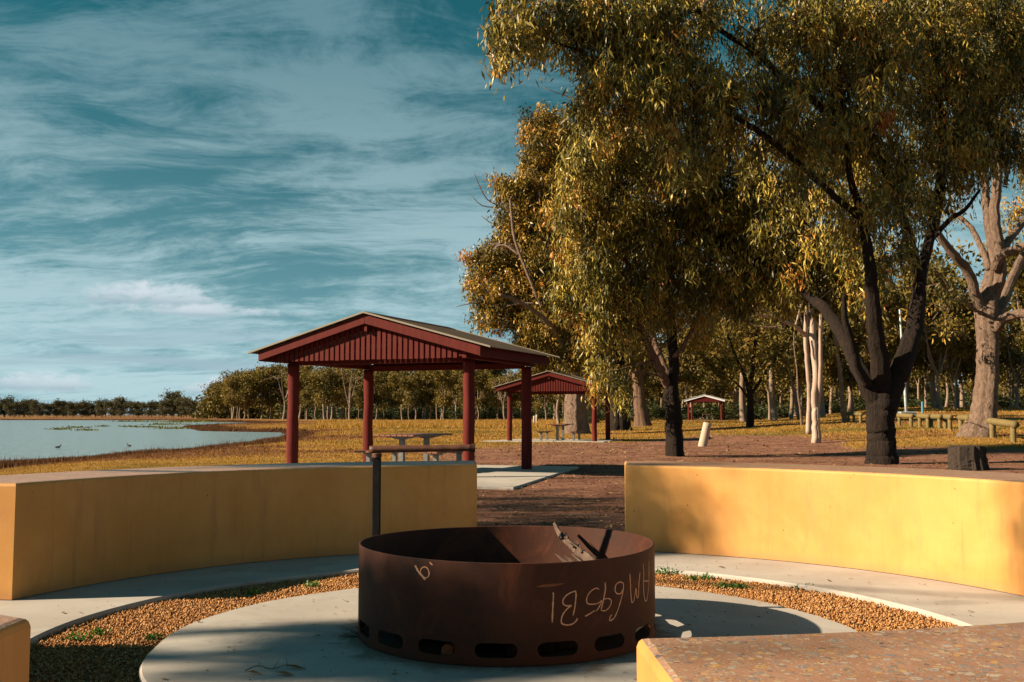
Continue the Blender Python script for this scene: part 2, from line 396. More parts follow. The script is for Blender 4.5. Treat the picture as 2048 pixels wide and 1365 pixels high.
M['pale_barge'] = simple('pale_blue_barge', (0.55, 0.60, 0.66), (0.62, 0.66, 0.70), 4, 0.5, 0.05)
M['galv'] = simple('galvanised_steel', (0.1275, 0.1275, 0.1275), (0.1725, 0.1725, 0.1688), 10, 0.45, 0.1, metal=0.3)
M['table_slat'] = simple('brown_table_slat', (0.17, 0.065, 0.035), (0.23, 0.10, 0.055), 6, 0.45, 0.2, 0.003, (8, 1, 8))
M['pine_log'] = simple('greenish_pine_log', (0.1663, 0.1188, 0.04752), (0.1307, 0.1069, 0.0396), 5, 0.8, 0.5, 0.01, (1, 1, 1), c3=(0.0792, 0.0792, 0.03564))
M['pine_end'] = simple('dark_log_end', (0.13, 0.075, 0.05), (0.2, 0.12, 0.08), 14, 0.9, 0.5, 0.01)
M['grey_post'] = simple('grey_weathered_post', (0.36, 0.28, 0.22), (0.44, 0.36, 0.29), 6, 0.9, 0.4, 0.008, (4, 4, 0.6))
M['stump'] = simple('charred_stump_wood', (0.0224, 0.0176, 0.0152), (0.06, 0.0416, 0.032), 7, 0.9, 1.0, 0.03, (4, 4, 0.35))
M['pole'] = simple('pale_blue_pole', (0.36, 0.45, 0.52), (0.42, 0.5, 0.56), 3, 0.5, 0.05)
M['bluepost'] = simple('blue_post', (0.05, 0.22, 0.33), (0.07, 0.26, 0.38), 5, 0.5, 0.05)
M['bark_dark'] = simple('dark_furrowed_bark', (0.007488, 0.004782, 0.003534), (0.02079, 0.01205, 0.007898), 6, 0.95, 1.0, 0.05, (3, 3, 0.45), fine=22, c3=(0.03118, 0.0156, 0.008734))
M['bark_mid'] = simple('brown_bark', (0.075, 0.045, 0.0315), (0.165, 0.1013, 0.0675), 5, 0.9, 1.0, 0.04, (2.5, 2.5, 0.6), fine=22)
M['bark_pale'] = simple('pale_mottled_bark', (0.2531, 0.1773, 0.1316), (0.1266, 0.08303, 0.06277), 4, 0.85, 1.0, 0.10, (2.6, 2.6, 1.3), fine=16, c3=(0.07088, 0.04556, 0.03544))
M['bark_white'] = simple('white_smooth_bark', (0.3795, 0.2932, 0.2415), (0.276, 0.2026, 0.1595), 2, 0.65, 0.25, 0.01, (2, 2, 0.5), c3=(0.3105, 0.1639, 0.09488))
M['bark_far'] = simple('grey_white_bark', (0.255, 0.1913, 0.1466), (0.1148, 0.07905, 0.0612), 0.8, 0.8, 0.3, 0.03, (1, 1, 0.5))
M['twig'] = simple('dark_twig', (0.06, 0.04, 0.03), (0.16, 0.10, 0.07), 9, 0.9, 0.2)
def leafmat(name, stops, trans=0.15, objvar=False, rough=0.42):
    m, q, b = new_mat(name)
    a = q.n('ShaderNodeAttribute', attribute_name='tint').outputs['Fac']
    if objvar:
        r_ = q.n('ShaderNodeObjectInfo').outputs['Random']
        a = q.m('ADD', q.m('MULTIPLY', a, 0.75), q.m('MULTIPLY', r_, 0.25))
    col = q.ramp(a, stops)
    q.l(col, b.inputs['Base Color']); b.inputs['Roughness'].default_value = rough; b.inputs['Specular IOR Level'].default_value = 0.25
    tr = q.n('ShaderNodeBsdfTranslucent'); q.l(q.mix(1.0, col, (1.0, 0.95, 0.5), 'MULTIPLY'), tr.inputs[0])
    mx = q.n('ShaderNodeMixShader'); mx.inputs[0].default_value = trans
    q.l(b.outputs[0], mx.inputs[1]); q.l(tr.outputs[0], mx.inputs[2])
    q.l(mx.outputs[0], q.N['Material Output'].inputs[0]); return m
M['leaf_near'] = leafmat('hanging_gum_leaves', [(0.0, (0.02464, 0.02912, 0.0112)), (0.35, (0.084, 0.08064, 0.01904)), (0.6, (0.2128, 0.1736, 0.03136)), (0.85, (0.4704, 0.3584, 0.0672)), (1.0, (0.448, 0.1904, 0.0448))])
M['leaf_gold'] = leafmat('golden_gum_leaves', [(0.0, (0.0336, 0.0336, 0.0112)), (0.35, (0.1176, 0.0952, 0.02016)), (0.65, (0.28, 0.1848, 0.03136)), (0.88, (0.448, 0.2632, 0.0448)), (1.0, (0.448, 0.1568, 0.0336))])
M['leaf_far'] = leafmat('distant_foliage', [(0.0, (0.04, 0.04, 0.012)), (0.4, (0.11, 0.088, 0.018)), (0.8, (0.18, 0.125, 0.022)), (1.0, (0.24, 0.13, 0.022))], 0.22, True, 0.7)
M['leaf_lake'] = leafmat('lakeshore_foliage', [(0.0, (0.0345, 0.03795, 0.023)), (0.5, (0.0667, 0.06325, 0.0299)), (1.0, (0.115, 0.092, 0.0345))], 0.2, True, 0.8)
M['shrub'] = leafmat('shrub_foliage', [(0.0, (0.014, 0.021, 0.007)), (0.6, (0.035, 0.049, 0.0126)), (1.0, (0.084, 0.077, 0.0175))], 0.25, True, 0.6)
M['dry_orange'] = leafmat('dead_orange_leaves', [(0.0, (0.28, 0.09, 0.025)), (1.0, (0.42, 0.16, 0.05))], 0.4)
M['weed'] = leafmat('green_weed', [(0.0, (0.02, 0.085, 0.02)), (1.0, (0.07, 0.20, 0.03))], 0.3)
M['grass'] = leafmat('dry_grass', [(0.16, (0.1098, 0.1049, 0.022)), (0.32, (0.2086, 0.138, 0.0275)), (0.50, (0.3184, 0.1822, 0.0352)), (0.64, (0.3733, 0.2208, 0.0495)), (0.76, (0.2196, 0.09936, 0.0352)), (0.92, (0.1318, 0.0552, 0.0242))], 0.3, False, 0.7)
M['reed'] = leafmat('russet_reeds', [(0.0, (0.062, 0.0279, 0.01364)), (0.6, (0.0992, 0.04216, 0.01736)), (1.0, (0.1612, 0.0744, 0.0248))], 0.25, False, 0.8)
M['pond_weed'] = leafmat('floating_water_weed', [(0.0, (0.07, 0.085, 0.02)), (1.0, (0.17, 0.155, 0.035))], 0.2, False, 0.8)
M['litter'] = leafmat('leaf_litter', [(0.0, (0.10, 0.055, 0.03)), (0.6, (0.26, 0.15, 0.07)), (1.0, (0.55, 0.42, 0.24))], 0.2, False, 0.7)

# ------------------------------------------------------------------ ground
COLS = np.concatenate([np.linspace(-math.pi, math.radians(-34), 46)[:-1], np.linspace(math.radians(-34), math.radians(34), 380), np.linspace(math.radians(34), math.pi, 46)[1:]])
RADS = 0.4 * np.exp(np.linspace(0, math.log(6000 / 0.4), 370))
def grassy(x, y):
    x = np.asarray(x, float); y = np.asarray(y, float); uu = x / np.maximum(y, 1)
    cut = np.interp(uu, [-0.2, 0.0, 0.05, 0.2, 0.28, 0.34, 0.5], [38, 40, 43, 55, 50, 35, 30])
    j = (vnoise(x, y, 4.5, 3) - 0.5) * 7 + (vnoise(x, y, 1.6, 4) - 0.5) * 3
    dirt = sstep(-3.6, -0.6, x + j * 0.35) * (1 - sstep(-5, 5, y - cut + j * 1.1)) * (1 - sstep(26, 34, np.abs(x)))
    dirt = np.maximum(dirt, 1 - sstep(8.5, 11, np.hypot(x - PC[0], y - PC[1] - 2) + j * 0.3))
    return 1 - dirt
def gband(x, y):
    x = np.asarray(x, float); y = np.asarray(y, float)
    b_ = 0.55 * vnoise(x * 0.28, y, 6.5, 11) + 0.28 * vnoise(x * 0.5, y, 2.2, 12) + 0.17 * vnoise(x, y, 1.0, 13)
    b_ = b_ - 0.16 * sstep(34, 22, y) + 0.10 * sstep(60, 140, y)
    s_ = lake_sd(x, y)
    b_ = b_ + 0.22 * sstep(150, 280, y) * sstep(-0.02, -0.10, x / np.maximum(y, 1))
    return np.clip(b_ + 0.20 * (1 - sstep(2, 4.5 + 0.07 * np.hypot(x, y), s_)), 0, 1)
def build_ground():
    A, R = np.meshgrid(COLS, RADS, indexing='ij')
    X = R * np.sin(A); Y = R * np.cos(A); Z = zt(X, Y)
    nA, nR = A.shape; idx = np.arange(nA * nR).reshape(nA, nR)
    F = np.stack([idx[:-1, :-1], idx[1:, :-1], idx[1:, 1:], idx[:-1, 1:]], -1).reshape(-1, 4)
    V = np.stack([X, Y, Z], -1).reshape(-1, 3)
    m, q, b = new_mat('dry_ground'); o = q.n('ShaderNodeNewGeometry').outputs['Position']
    g = q.n('ShaderNodeAttribute', attribute_name='tint').outputs['Fac']
    wet = q.n('ShaderNodeAttribute', attribute_name='wet').outputs['Fac']
    f1 = q.noise(q.mapping(o, (1, 1, 0.2)), 0.9, 8, 0.7, 0.4); f2 = q.noise(o, 7, 6, 0.7); f3 = q.noise(o, 34, 5, 0.75); f4 = q.noise(o, 0.12, 4, 0.6, 0.4)
    dirt = q.mix(q.mr(f1, 0.33, 0.66), (0.1587, 0.07222, 0.04884), (0.2886, 0.149, 0.1048))
    dirt = q.mix(q.m('MULTIPLY', q.mr(f2, 0.5, 0.72), 0.6), dirt, (0.074, 0.0407, 0.0296))
    dirt = q.mix(q.m('MULTIPLY', q.mr(f3, 0.50, 0.66), 0.8), dirt, (0.0666, 0.0407, 0.0259))
    dirt = q.mix(q.m('MULTIPLY', q.mr(q.noise(o, 2.1, 6, 0.7), 0.57, 0.68), 0.6), dirt, (0.0962, 0.074, 0.0222))
    bd = q.n('ShaderNodeAttribute', attribute_name='band').outputs['Fac']
    bd = q.m('ADD', bd, q.m('MULTIPLY', q.m('SUBTRACT', q.noise(o, 1.7, 6, 0.7), 0.5), 0.30))
    gr = q.ramp(bd, [(0.18, (0.0954, 0.08798, 0.0198)), (0.34, (0.1852, 0.1184, 0.0242)), (0.50, (0.275, 0.1523, 0.0297)), (0.62, (0.303, 0.1748, 0.0396)), (0.74, (0.1852, 0.0846, 0.0308)), (0.9, (0.1122, 0.04738, 0.022))])
    gr = q.mix(q.m('MULTIPLY', q.mr(f2, 0.48, 0.72), 0.55), gr, (0.0954, 0.06542, 0.0198))
    gr = q.mix(q.m('MULTIPLY', q.mr(f3, 0.5, 0.72), 0.45), gr, (0.3704, 0.2369, 0.0715))
    gf = q.mr(q.m('ADD', g, q.m('MULTIPLY', q.m('SUBTRACT', f2, 0.5), 0.9)), 0.3, 0.7)
    col = q.mix(gf, dirt, gr)
    col = q.mix(wet, col, (0.1036, 0.04588, 0.0222))
    q.l(col, b.inputs['Base Color']); b.inputs['Roughness'].default_value = 0.95; b.inputs['Specular IOR Level'].default_value = 0.1
    bump(q, b, q.m('ADD', q.m('MULTIPLY', f3, 0.7), q.m('ADD', f1, q.m('MULTIPLY', f2, 1.1))), 1.0, 0.07)
    me = mesh_np('ground', V, [F[:, ::-1]], m, True, grassy(X, Y).ravel())
    s = lake_sd(X, Y); wetv = (1 - sstep(0.5, 3.5 + 0.03 * R, s)) * 0.8
    a = me.attributes.new('band', 'FLOAT', 'POINT'); a.data.foreach_set('value', gband(X, Y).ravel().astype(np.float32))
    a = me.attributes.new('wet', 'FLOAT', 'POINT'); a.data.foreach_set('value', wetv.ravel().astype(np.float32))
    tag(obj('ground', me), kind='structure')
    # water
    m, q, b = new_mat('lake_water'); o = q.n('ShaderNodeNewGeometry').outputs['Position']
    b.inputs['Base Color'].default_value = (0.165, 0.228, 0.242, 1); b.inputs['Roughness'].default_value = 0.16
    b.inputs['IOR'].default_value = 1.33; b.inputs['Specular IOR Level'].default_value = 0.5
    w1 = q.noise(q.mapping(o, (0.8, 1.6, 1)), 1.5, 6, 0.6, 0.6); w2 = q.noise(q.mapping(o, (0.25, 0.7, 1)), 0.8, 3, 0.5, 0.3)
    bump(q, b, q.m('ADD', w1, w2), 0.8, 0.30)
    lo = LAKE.min(0) - 15; hi = LAKE.max(0) + 15
    V = np.array([(lo[0], lo[1], WZ), (hi[0], lo[1], WZ), (hi[0], hi[1], WZ), (lo[0], hi[1], WZ)])
    tag(obj('lake', mesh_np('lake', V, [np.array([[0, 1, 2, 3]])], m)), kind='structure')
build_ground()

def annulus(name, c, r0, r1, z0, z1, mat, a0=0, a1=2 * math.pi, seg=160, wob=0.0, bev=0.012):
    """flat ring of concrete with real edges"""
    bm = bmesh.new(); rows = []
    full = a1 - a0 > 6.28
    n = seg if full else seg + 1
    for i in range(n):
        a = a0 + (a1 - a0) * i / seg; d = Vector((math.cos(a), math.sin(a), 0))
        w = wob * math.sin(a * 7 + 1) + wob * 0.6 * math.sin(a * 13)
        ring = [(r1 + w, z0), (r1 + w, z1 - bev), (r1 + w - bev, z1)]
        if r0 > 0: ring += [(r0 + w + bev, z1), (r0 + w, z1 - bev), (r0 + w, z0)]
        rows.append([bm.verts.new((c[0] + d.x * r, c[1] + d.y * r, z)) for r, z in ring])
    for i in range(n if full else n - 1):
        a, b_ = rows[i], rows[(i + 1) % n]
        for k in range(len(a) - 1): bm.faces.new((a[k], b_[k], b_[k + 1], a[k + 1]))
    if r0 <= 0: bm.faces.new([r[-1] for r in rows])
    bmesh.ops.recalc_face_normals(bm, faces=bm.faces)
    me = bpy.data.meshes.new(name); bm.to_mesh(me); bm.free(); me.materials.append(mat)
    return obj(name, me)
PLC = (0.02, 5.78)
tag(annulus('concrete_plate', PLC, 0, 1.985, -0.12, 0.0, M['concrete'], wob=0.008), kind='structure')
tag(annulus('concrete_path', (0.02, 5.83), 2.72, 4.62, -0.12, -0.002, M['concrete'], wob=0.006), kind='structure')
M['gravel_bed'] = simple('gravel_bed', (0.1924, 0.0888, 0.0333), (0.2664, 0.1332, 0.0555), 60, 0.95, 1.0, 0.02, fine=160)
tag(annulus('gravel_bed', (0.02, 5.8), 1.9, 2.85, -0.13, -0.045, M['gravel_bed']), kind='structure')
def build_gravel():
    n = 62000
    a = RNG.uniform(0, 2 * math.pi, n); r = np.sqrt(RNG.uniform(1.96 ** 2, 2.79 ** 2, n))
    x = 0.02 + r * np.cos(a); y = 5.8 + r * np.sin(a)
    keep = (y > 3.2); x, y = x[keep], y[keep]; n = len(x)
    base = np.array([(1, 0, 0), (0, 1, 0), (-1, 0, 0), (0, -1, 0), (0, 0, 1), (0, 0, -1)], float)
    s = RNG.uniform(0.0045, 0.0095, (n, 1, 1)) * RNG.uniform(0.65, 1.35, (n, 1, 3)) * (1 + 0.3 * RNG.normal(size=(n, 6, 1)).clip(-1.5, 1.5))
    th = RNG.uniform(0, 6.28, n); ph = RNG.uniform(-0.7, 0.7, n)
    B = base[None] * s
    c, sn = np.cos(ph)[:, None], np.sin(ph)[:, None]
    y1 = B[..., 1] * c - B[..., 2] * sn; z1 = B[..., 1] * sn + B[..., 2] * c
    c, sn = np.cos(th)[:, None], np.sin(th)[:, None]
    V = np.stack([B[..., 0] * c - y1 * sn + x[:, None], B[..., 0] * sn + y1 * c + y[:, None], z1 + (-0.042 + RNG.uniform(0, 0.014, n))[:, None]], -1)
    F = np.array([(0, 1, 4), (1, 2, 4), (2, 3, 4), (3, 0, 4), (1, 0, 5), (2, 1, 5), (3, 2, 5), (0, 3, 5)])
    F = (F[None] + (np.arange(n) * 6)[:, None, None]).reshape(-1, 3)
    m, q, b = new_mat('orange_gravel'); a_ = q.n('ShaderNodeAttribute', attribute_name='tint').outputs['Fac']
    q.l(q.ramp(a_, [(0, (0.1767, 0.07023, 0.02342)), (0.35, (0.3051, 0.1403, 0.0435)), (0.7, (0.3695, 0.1872, 0.06695)), (1, (0.4658, 0.281, 0.1338))]), b.inputs['Base Color']); b.inputs['Roughness'].default_value = 0.85
    tag(obj('gravel', mesh_np('gravel', V.reshape(-1, 3), [F], m, False, np.repeat(RNG.uniform(0, 1, n), 6))), kind='stuff')
build_gravel()

# ------------------------------------------------------------------ curved benches
def bench(label, ci, ri, ro, e0, e1, ax0, ax1):
    """ci: centre, e0/e1 inner end corners, ax: direction of each end face going outwards"""
    ci = np.array(ci); e0 = np.array(e0, float); e1 = np.array(e1, float)
    a0 = math.atan2(*(e0 - ci)[::-1]); a1 = math.atan2(*(e1 - ci)[::-1])
    if a1 < a0: a1 += 2 * math.pi
    N = 40
    r0, r1 = np.linalg.norm(e0 - ci), np.linalg.norm(e1 - ci)
    inner = [ci + np.array([math.cos(a), math.sin(a)]) * (ri + (r0 - ri) * max(0, 1 - f * 5) ** 2 + (r1 - ri) * max(0, f * 5 - 4) ** 2) for f, a in ((i / N, a0 + (a1 - a0) * i / N) for i in range(N + 1))]
    def hit(e, ax):
        ax = np.array(ax, float) / np.linalg.norm(ax); d = e - ci; bq = d @ ax; c_ = d @ d - ro * ro
        return e + ax * (-bq + math.sqrt(bq * bq - c_))
    o0, o1 = hit(e0, ax0), hit(e1, ax1)
    b0 = math.atan2(*(o0 - ci)[::-1]); b1 = math.atan2(*(o1 - ci)[::-1])
    while b0 < a0 - math.pi: b0 += 2 * math.pi
    while b0 > a0 + math.pi: b0 -= 2 * math.pi
    while b1 < a1 - math.pi: b1 += 2 * math.pi
    while b1 > a1 + math.pi: b1 -= 2 * math.pi
    outer = [ci + np.array([math.cos(a), math.sin(a)]) * ro for a in (b0 + (b1 - b0) * i / N for i in range(N + 1))]
    mid = (inner[N // 2] + outer[N // 2]) / 2
    root = thing('curved_bench', label, 'bench', (mid[0], mid[1], 0), 0, 'curved concrete benches round the fire pit')
    I = [p - mid for p in inner]; O = [p - mid for p in outer]
    bm = bmesh.new(); HT = 0.785; rb = 0.022
    prof = [(0.0, 0.004), (0.0, HT - rb)]
    # body: sides up to the rounded arris; top: arris and upper face as its own part
    loop = I + O[::-1]
    n = len(loop); L = np.array(loop)
    nx = np.roll(L, -1, 0) - L; nx = np.stack([nx[:, 1], -nx[:, 0]], -1); nx /= np.linalg.norm(nx, axis=1)[:, None]
    area = 0.5 * np.sum(L[:, 0] * np.roll(L[:, 1], -1) - np.roll(L[:, 0], -1) * L[:, 1])
    if area < 0: nx = -nx
    pv = nx + np.roll(nx, 1, 0); pv /= np.maximum(np.sum(pv * nx, axis=1), 0.5)[:, None]   # mitred outward offset
    def ring(off, z): return [bm.verts.new((p[0] + w[0] * off, p[1] + w[1] * off, z)) for p, w in zip(L, pv)]
    def skin(rs, capf):
        for a, b_ in zip(rs, rs[1:]):
            for i in range(n): bm.faces.new((a[i], a[(i + 1) % n], b_[(i + 1) % n], b_[i]))
        if capf:
            # N+1 inner verts and N+1 outer verts: quads across
            a = rs[-1]
            for i in range(N): bm.faces.new((a[i], a[i + 1], a[2 * N - i], a[2 * N + 1 - i]))
        bmesh.ops.recalc_face_normals(bm, faces=bm.faces)
    skin([ring(0, 0.003), ring(0, 0.2), ring(0, 0.5), ring(0, HT - rb)], False)
    if bm.faces and sum(f.normal.dot(Vector((f.calc_center_median().x, f.calc_center_median().y, 0))) for f in bm.faces) < 0 and False: pass
    me = bpy.data.meshes.new('body'); bm.to_mesh(me); bm.free(); me.materials.append(M['yellow']); obj('body', me, root)
    bm = bmesh.new()
    skin([ring(0, HT - rb), ring(-0.004, HT - rb * 0.45), ring(-rb * 0.45, HT - 0.004), ring(-rb, HT)], True)
    me = bpy.data.meshes.new('seat_top'); bm.to_mesh(me); bm.free(); me.materials.append(M['yellow']); me.materials.append(M['terrazzo'])
    for f in me.polygons:
        f.material_index = 1 if f.normal.z > 0.8 else 0
        f.use_smooth = False
    obj('seat_top', me, root)
    return root
bench('long curved yellow bench in shade, between lake and fire pit', (0.05, 5.9), 3.54, 4.42, (-0.33, 9.56), (-3.38, 6.90), (-0.05, 1), (-1, 0.12))
bench('sunlit curved yellow bench in front of the big dark gum tree', (0.05, 5.8), 3.70, 4.60, (3.72, 6.42), (1.06, 9.45), (1, 0.0), (0.10, 1))
bench('nearest curved bench with pebbled top, at lower right beside the fire pit', (0.10, 5.87), 3.70, 4.58, (0.262, 2.155), (3.72, 5.05), (0.035, -1), (1, 0.0))
bench('bench showing only its rounded end at lower left edge of the photo', (0.10, 5.87), 3.62, 4.50, (-3.46, 5.45), (-1.11, 2.36), (-1, 0.0), (-0.03, -1))

# ------------------------------------------------------------------ fire ring
RC = np.array([-0.03, 5.945]); RR = 0.855; RH = 0.513
def cyl_hit(px, py, off=0.0):
    r = ray(px, py); a = r[0] ** 2 + r[1] ** 2; b_ = -2 * (r[0] * RC[0] + r[1] * RC[1]); c_ = RC @ RC - (RR + off) ** 2
    dd = max(b_ * b_ - 4 * a * c_, 0); k = (-b_ - math.sqrt(dd)) / (2 * a)
    return np.array([r[0] * k, r[1] * k, CAMH + r[2] * k])
def build_ring():
    root = thing('fire_ring', 'big round rusty steel fire pit ring with scratched letters', 'fire pit', (RC[0], RC[1], 0))
    bm = bmesh.new(); n = 204
    prof = [(RR, 0.006), (RR, RH - 0.003), (RR - 0.003, RH), (RR - 0.009, RH), (RR - 0.012, RH - 0.003), (RR - 0.012, 0.006)]
    rows = []
    for i in range(n):
        a = 2 * math.pi * i / n; w = 1.0
        rows.append([bm.verts.new((math.cos(a) * r * w, math.sin(a) * r * w, z + (0.006 * (math.sin(2 * a + 0.6) if z > 0.1 else 0)))) for r, z in prof])
    for i in range(n):
        a, b_ = rows[i], rows[(i + 1) % n]
        for k in range(6): bm.faces.new((a[k], b_[k], b_[(k + 1) % 6], a[(k + 1) % 6]))
    bmesh.ops.recalc_face_normals(bm, faces=bm.faces)
    me = bpy.data.meshes.new('shell'); bm.to_mesh(me); bm.free(); me.materials.append(M['rust'])
    shell = obj('shell', me, root)
    cut = MB(); a_ref = math.atan2(cyl_hit(992, 1303)[1] - RC[1], cyl_hit(992, 1303)[0] - RC[0])
    for k in range(17):
        a = a_ref + k * 2 * math.pi / 17; e = Vector((math.cos(a), math.sin(a), 0)); tt = Vector((-math.sin(a), math.cos(a), 0))
        poly = []
        for s_, c0 in ((1, 0.072), (-1, -0.072)):
            for j in range(9):
                th = -math.pi / 2 + math.pi * j / 8
                poly.append((c0 + s_ * 0.036 * math.cos(th), 0.080 + s_ * 0.036 * math.sin(th)))
        V = [e * (RR - 0.08) + tt * p + Vector((0, 0, q_)) for p, q_ in poly] + [e * (RR + 0.08) + tt * p + Vector((0, 0, q_)) for p, q_ in poly]
        m_ = len(poly)
        cut.add([tuple(q_) for q_ in V], [tuple(range(m_))[::-1], tuple(range(m_, 2 * m_))] + [(i, (i + 1) % m_, m_ + (i + 1) % m_, m_ + i) for i in range(m_)])
    co = obj('cutter', cut.mesh('cutter', None)); co.location = root.location
    md = shell.modifiers.new('slots', 'BOOLEAN'); md.object = co; md.operation = 'DIFFERENCE'; md.solver = 'EXACT'
    bpy.context.view_layer.update()
    dg = bpy.context.evaluated_depsgraph_get()
    nm = bpy.data.meshes.new_from_object(shell.evaluated_get(dg)); shell.modifiers.clear(); shell.data = nm
    bpy.data.objects.remove(co)
    bm = bmesh.new(); bm.from_mesh(nm)                                  # smooth faces, sharp slot edges
    for f in bm.faces: f.smooth = True
    for e in bm.edges:
        if len(e.link_faces) == 2 and e.calc_face_angle(0) > 0.5: e.smooth = False
    bm.to_mesh(nm); bm.free()
    # ash on the floor of the ring
    mb = MB(); rg = np.random.default_rng(3); V = [(0, 0, 0.035)]; F = []
    for k, r in enumerate((0.25, 0.5, 0.7, 0.83)):
        for j in range(32): V.append((r * math.cos(j * math.pi / 16), r * math.sin(j * math.pi / 16), (0.035, 0.05, 0.075, 0.10)[k] + rg.uniform(-0.03, 0.035)))
    for j in range(32):
        F.append((0, 1 + j, 1 + (j + 1) % 32))
        for k in range(3): F.append((1 + 32 * k + j, 1 + 32 * (k + 1) + j, 1 + 32 * (k + 1) + (j + 1) % 32, 1 + 32 * k + (j + 1) % 32))
    mb.add(V, F); mb.build('ash_bed', M['ash'], root, smooth=True)
    # scratched strokes traced on the shell
    def px2(z, o, k=4.073): return [(o[0] + a / k, o[1] + b_ / k) for a, b_ in z]
    R0 = (1040, 1030); L0 = (700, 1030)
    strokes = [
        ([(270, 632), (272, 660), (268, 740), (262, 878)], R0, 1.3),
        ([(432, 822), (448, 740), (455, 632), (425, 630), (380, 655), (350, 695), (355, 730), (385, 742), (418, 740), (390, 760), (350, 810), (336, 860), (345, 888), (385, 898), (430, 888), (460, 860), (465, 842)], R0, 1.15),
        ([(645, 608), (620, 598), (580, 620), (550, 660), (542, 700), (555, 725), (600, 728), (640, 718), (665, 700), (650, 740), (620, 788)], R0, 0.95),
        ([(528, 828), (570, 805), (612, 778)], R0, 1.1),
        ([(692, 550), (695, 600), (680, 690), (660, 775)], R0, 1.2),
        ([(680, 690), (710, 682), (738, 690), (742, 720), (722, 760), (690, 782), (655, 778)], R0, 0.9),
        ([(840, 602), (820, 640), (790, 642), (775, 620), (775, 595), (785, 565), (815, 548), (840, 560), (842, 600), (830, 660), (805, 750), (775, 825), (750, 855), (730, 860), (735, 830), (748, 815)], R0, 1.0),
        ([(893, 478), (898, 540), (903, 650), (910, 712), (925, 700), (938, 640), (945, 600), (950, 665), (962, 668), (968, 560), (977, 468)], R0, 1.0),
        ([(1002, 396), (1008, 480), (1005, 560), (1010, 660), (1022, 702), (1035, 680), (1045, 600), (1050, 500), (1050, 375)], R0, 0.9),
        ([(1008, 540), (1045, 540)], R0, 0.8),
        ([(530, 412), (545, 440), (560, 465), (590, 500), (615, 530)], L0, 1.9),
        ([(575, 465), (580, 440), (605, 425), (632, 438), (645, 475), (635, 505), (612, 514), (590, 500)], L0, 1.0),
        ([(648, 385), (672, 410)], L0, 1.2)]
    rg = np.random.default_rng(5)
    for s_, o_, wd in strokes:
        P_ = np.array(px2(s_, o_)); P_, _ = catmull(P_, np.ones(len(P_)), 5)
        W3 = np.array([cyl_hit(a, b_) for a, b_ in P_]); V = []; F = []
        T = np.gradient(W3, axis=0); T /= np.maximum(np.linalg.norm(T, axis=1), 1e-9)[:, None]
        for k in range(len(W3)):
            nrm = np.array([W3[k][0] - RC[0], W3[k][1] - RC[1], 0]); nrm /= np.linalg.norm(nrm)
            sd_ = np.cross(nrm, T[k]); sd_ /= np.linalg.norm(sd_); hw = 0.0027 * wd * rg.uniform(0.65, 1.3) * min(1, 0.4 + 0.4 * min(k, len(W3) - 1 - k))
            c0 = W3[k] - np.array([RC[0], RC[1], 0])
            V += [c0 - sd_ * hw + nrm * 0.0012, c0 + sd_ * hw + nrm * 0.0012, c0 + sd_ * hw * 1.2 - nrm * 0.001, c0 - sd_ * hw * 1.2 - nrm * 0.001]
        for k in range(len(W3) - 1):
            for j in range(4): F.append((4 * k + j, 4 * k + (j + 1) % 4, 4 * k + 4 + (j + 1) % 4, 4 * k + 4 + j))
        MB().add(V, F).build('scratched_letter', M['scratch'], root)
    # orange rust smear
    P_ = np.array([cyl_hit(a, b_) for a, b_ in px2([(135, 586), (200, 578), (280, 572), (355, 560)], R0)]) - np.array([RC[0], RC[1], 0])
    P_, _ = catmull(P_, np.ones(4), 4); V = []; F = []
    for k, p_ in enumerate(P_):
        nrm = np.array([p_[0], p_[1], 0]) / np.hypot(p_[0], p_[1]); hw = 0.012 * math.sin(math.pi * (k + 0.6) / (len(P_) + 0.2)) + 0.002
        V += [p_ + nrm * 0.0008 + np.array([0, 0, -hw * 0.5]), p_ + nrm * 0.0008 + np.array([0, 0, hw * 0.5])]
    F = [(2 * k, 2 * k + 2, 2 * k + 3, 2 * k + 1) for k in range(len(P_) - 1)]
    MB().add(V, F).build('rust_smear', M['rust_orange'], root)
    return root
build_ring()
# swing arm post behind the ring
def build_grill_post():
    b0 = np.array([-0.842, 6.30])
    root = thing('grill_post', 'dark steel post with a rusty swing arm behind the fire ring', 'grill post', (b0[0], b0[1], 0))
    MB().box((-0.024, -0.024, -0.05), (0.024, 0.024, 1.005)).build('post', M['dark_steel'], root, bevel=0.004, seg=2)
    mb = MB(); mb.tube([(0, 0, 0.985), (0, 0, 1.008), (0, 0, 1.012)], [0.031, 0.031, 0.026], 16); mb.build('collar', M['rust_pipe'], root, smooth=False)
    L = 0.60; rg = np.random.default_rng(2)
    pts = [(-0.045 + k * (L + 0.045) / 24, 0.0, 1.034 + 0.010 * k / 24) for k in range(25)]
    rad = [0.0225 * (0.9 if k in (14, 15, 18, 19, 22) else 1.0) for k in range(25)]
    MB().tube(pts, rad, 14, 0.01, rg).build('swing_arm', M['rust_pipe'], root, smooth=True)
    MB().tube([(L - 0.012, 0, 1.044), (L + 0.012, 0, 1.044)], [0.028, 0.028], 14).build('end_cap', M['rust'], root)
    return root
build_grill_post()
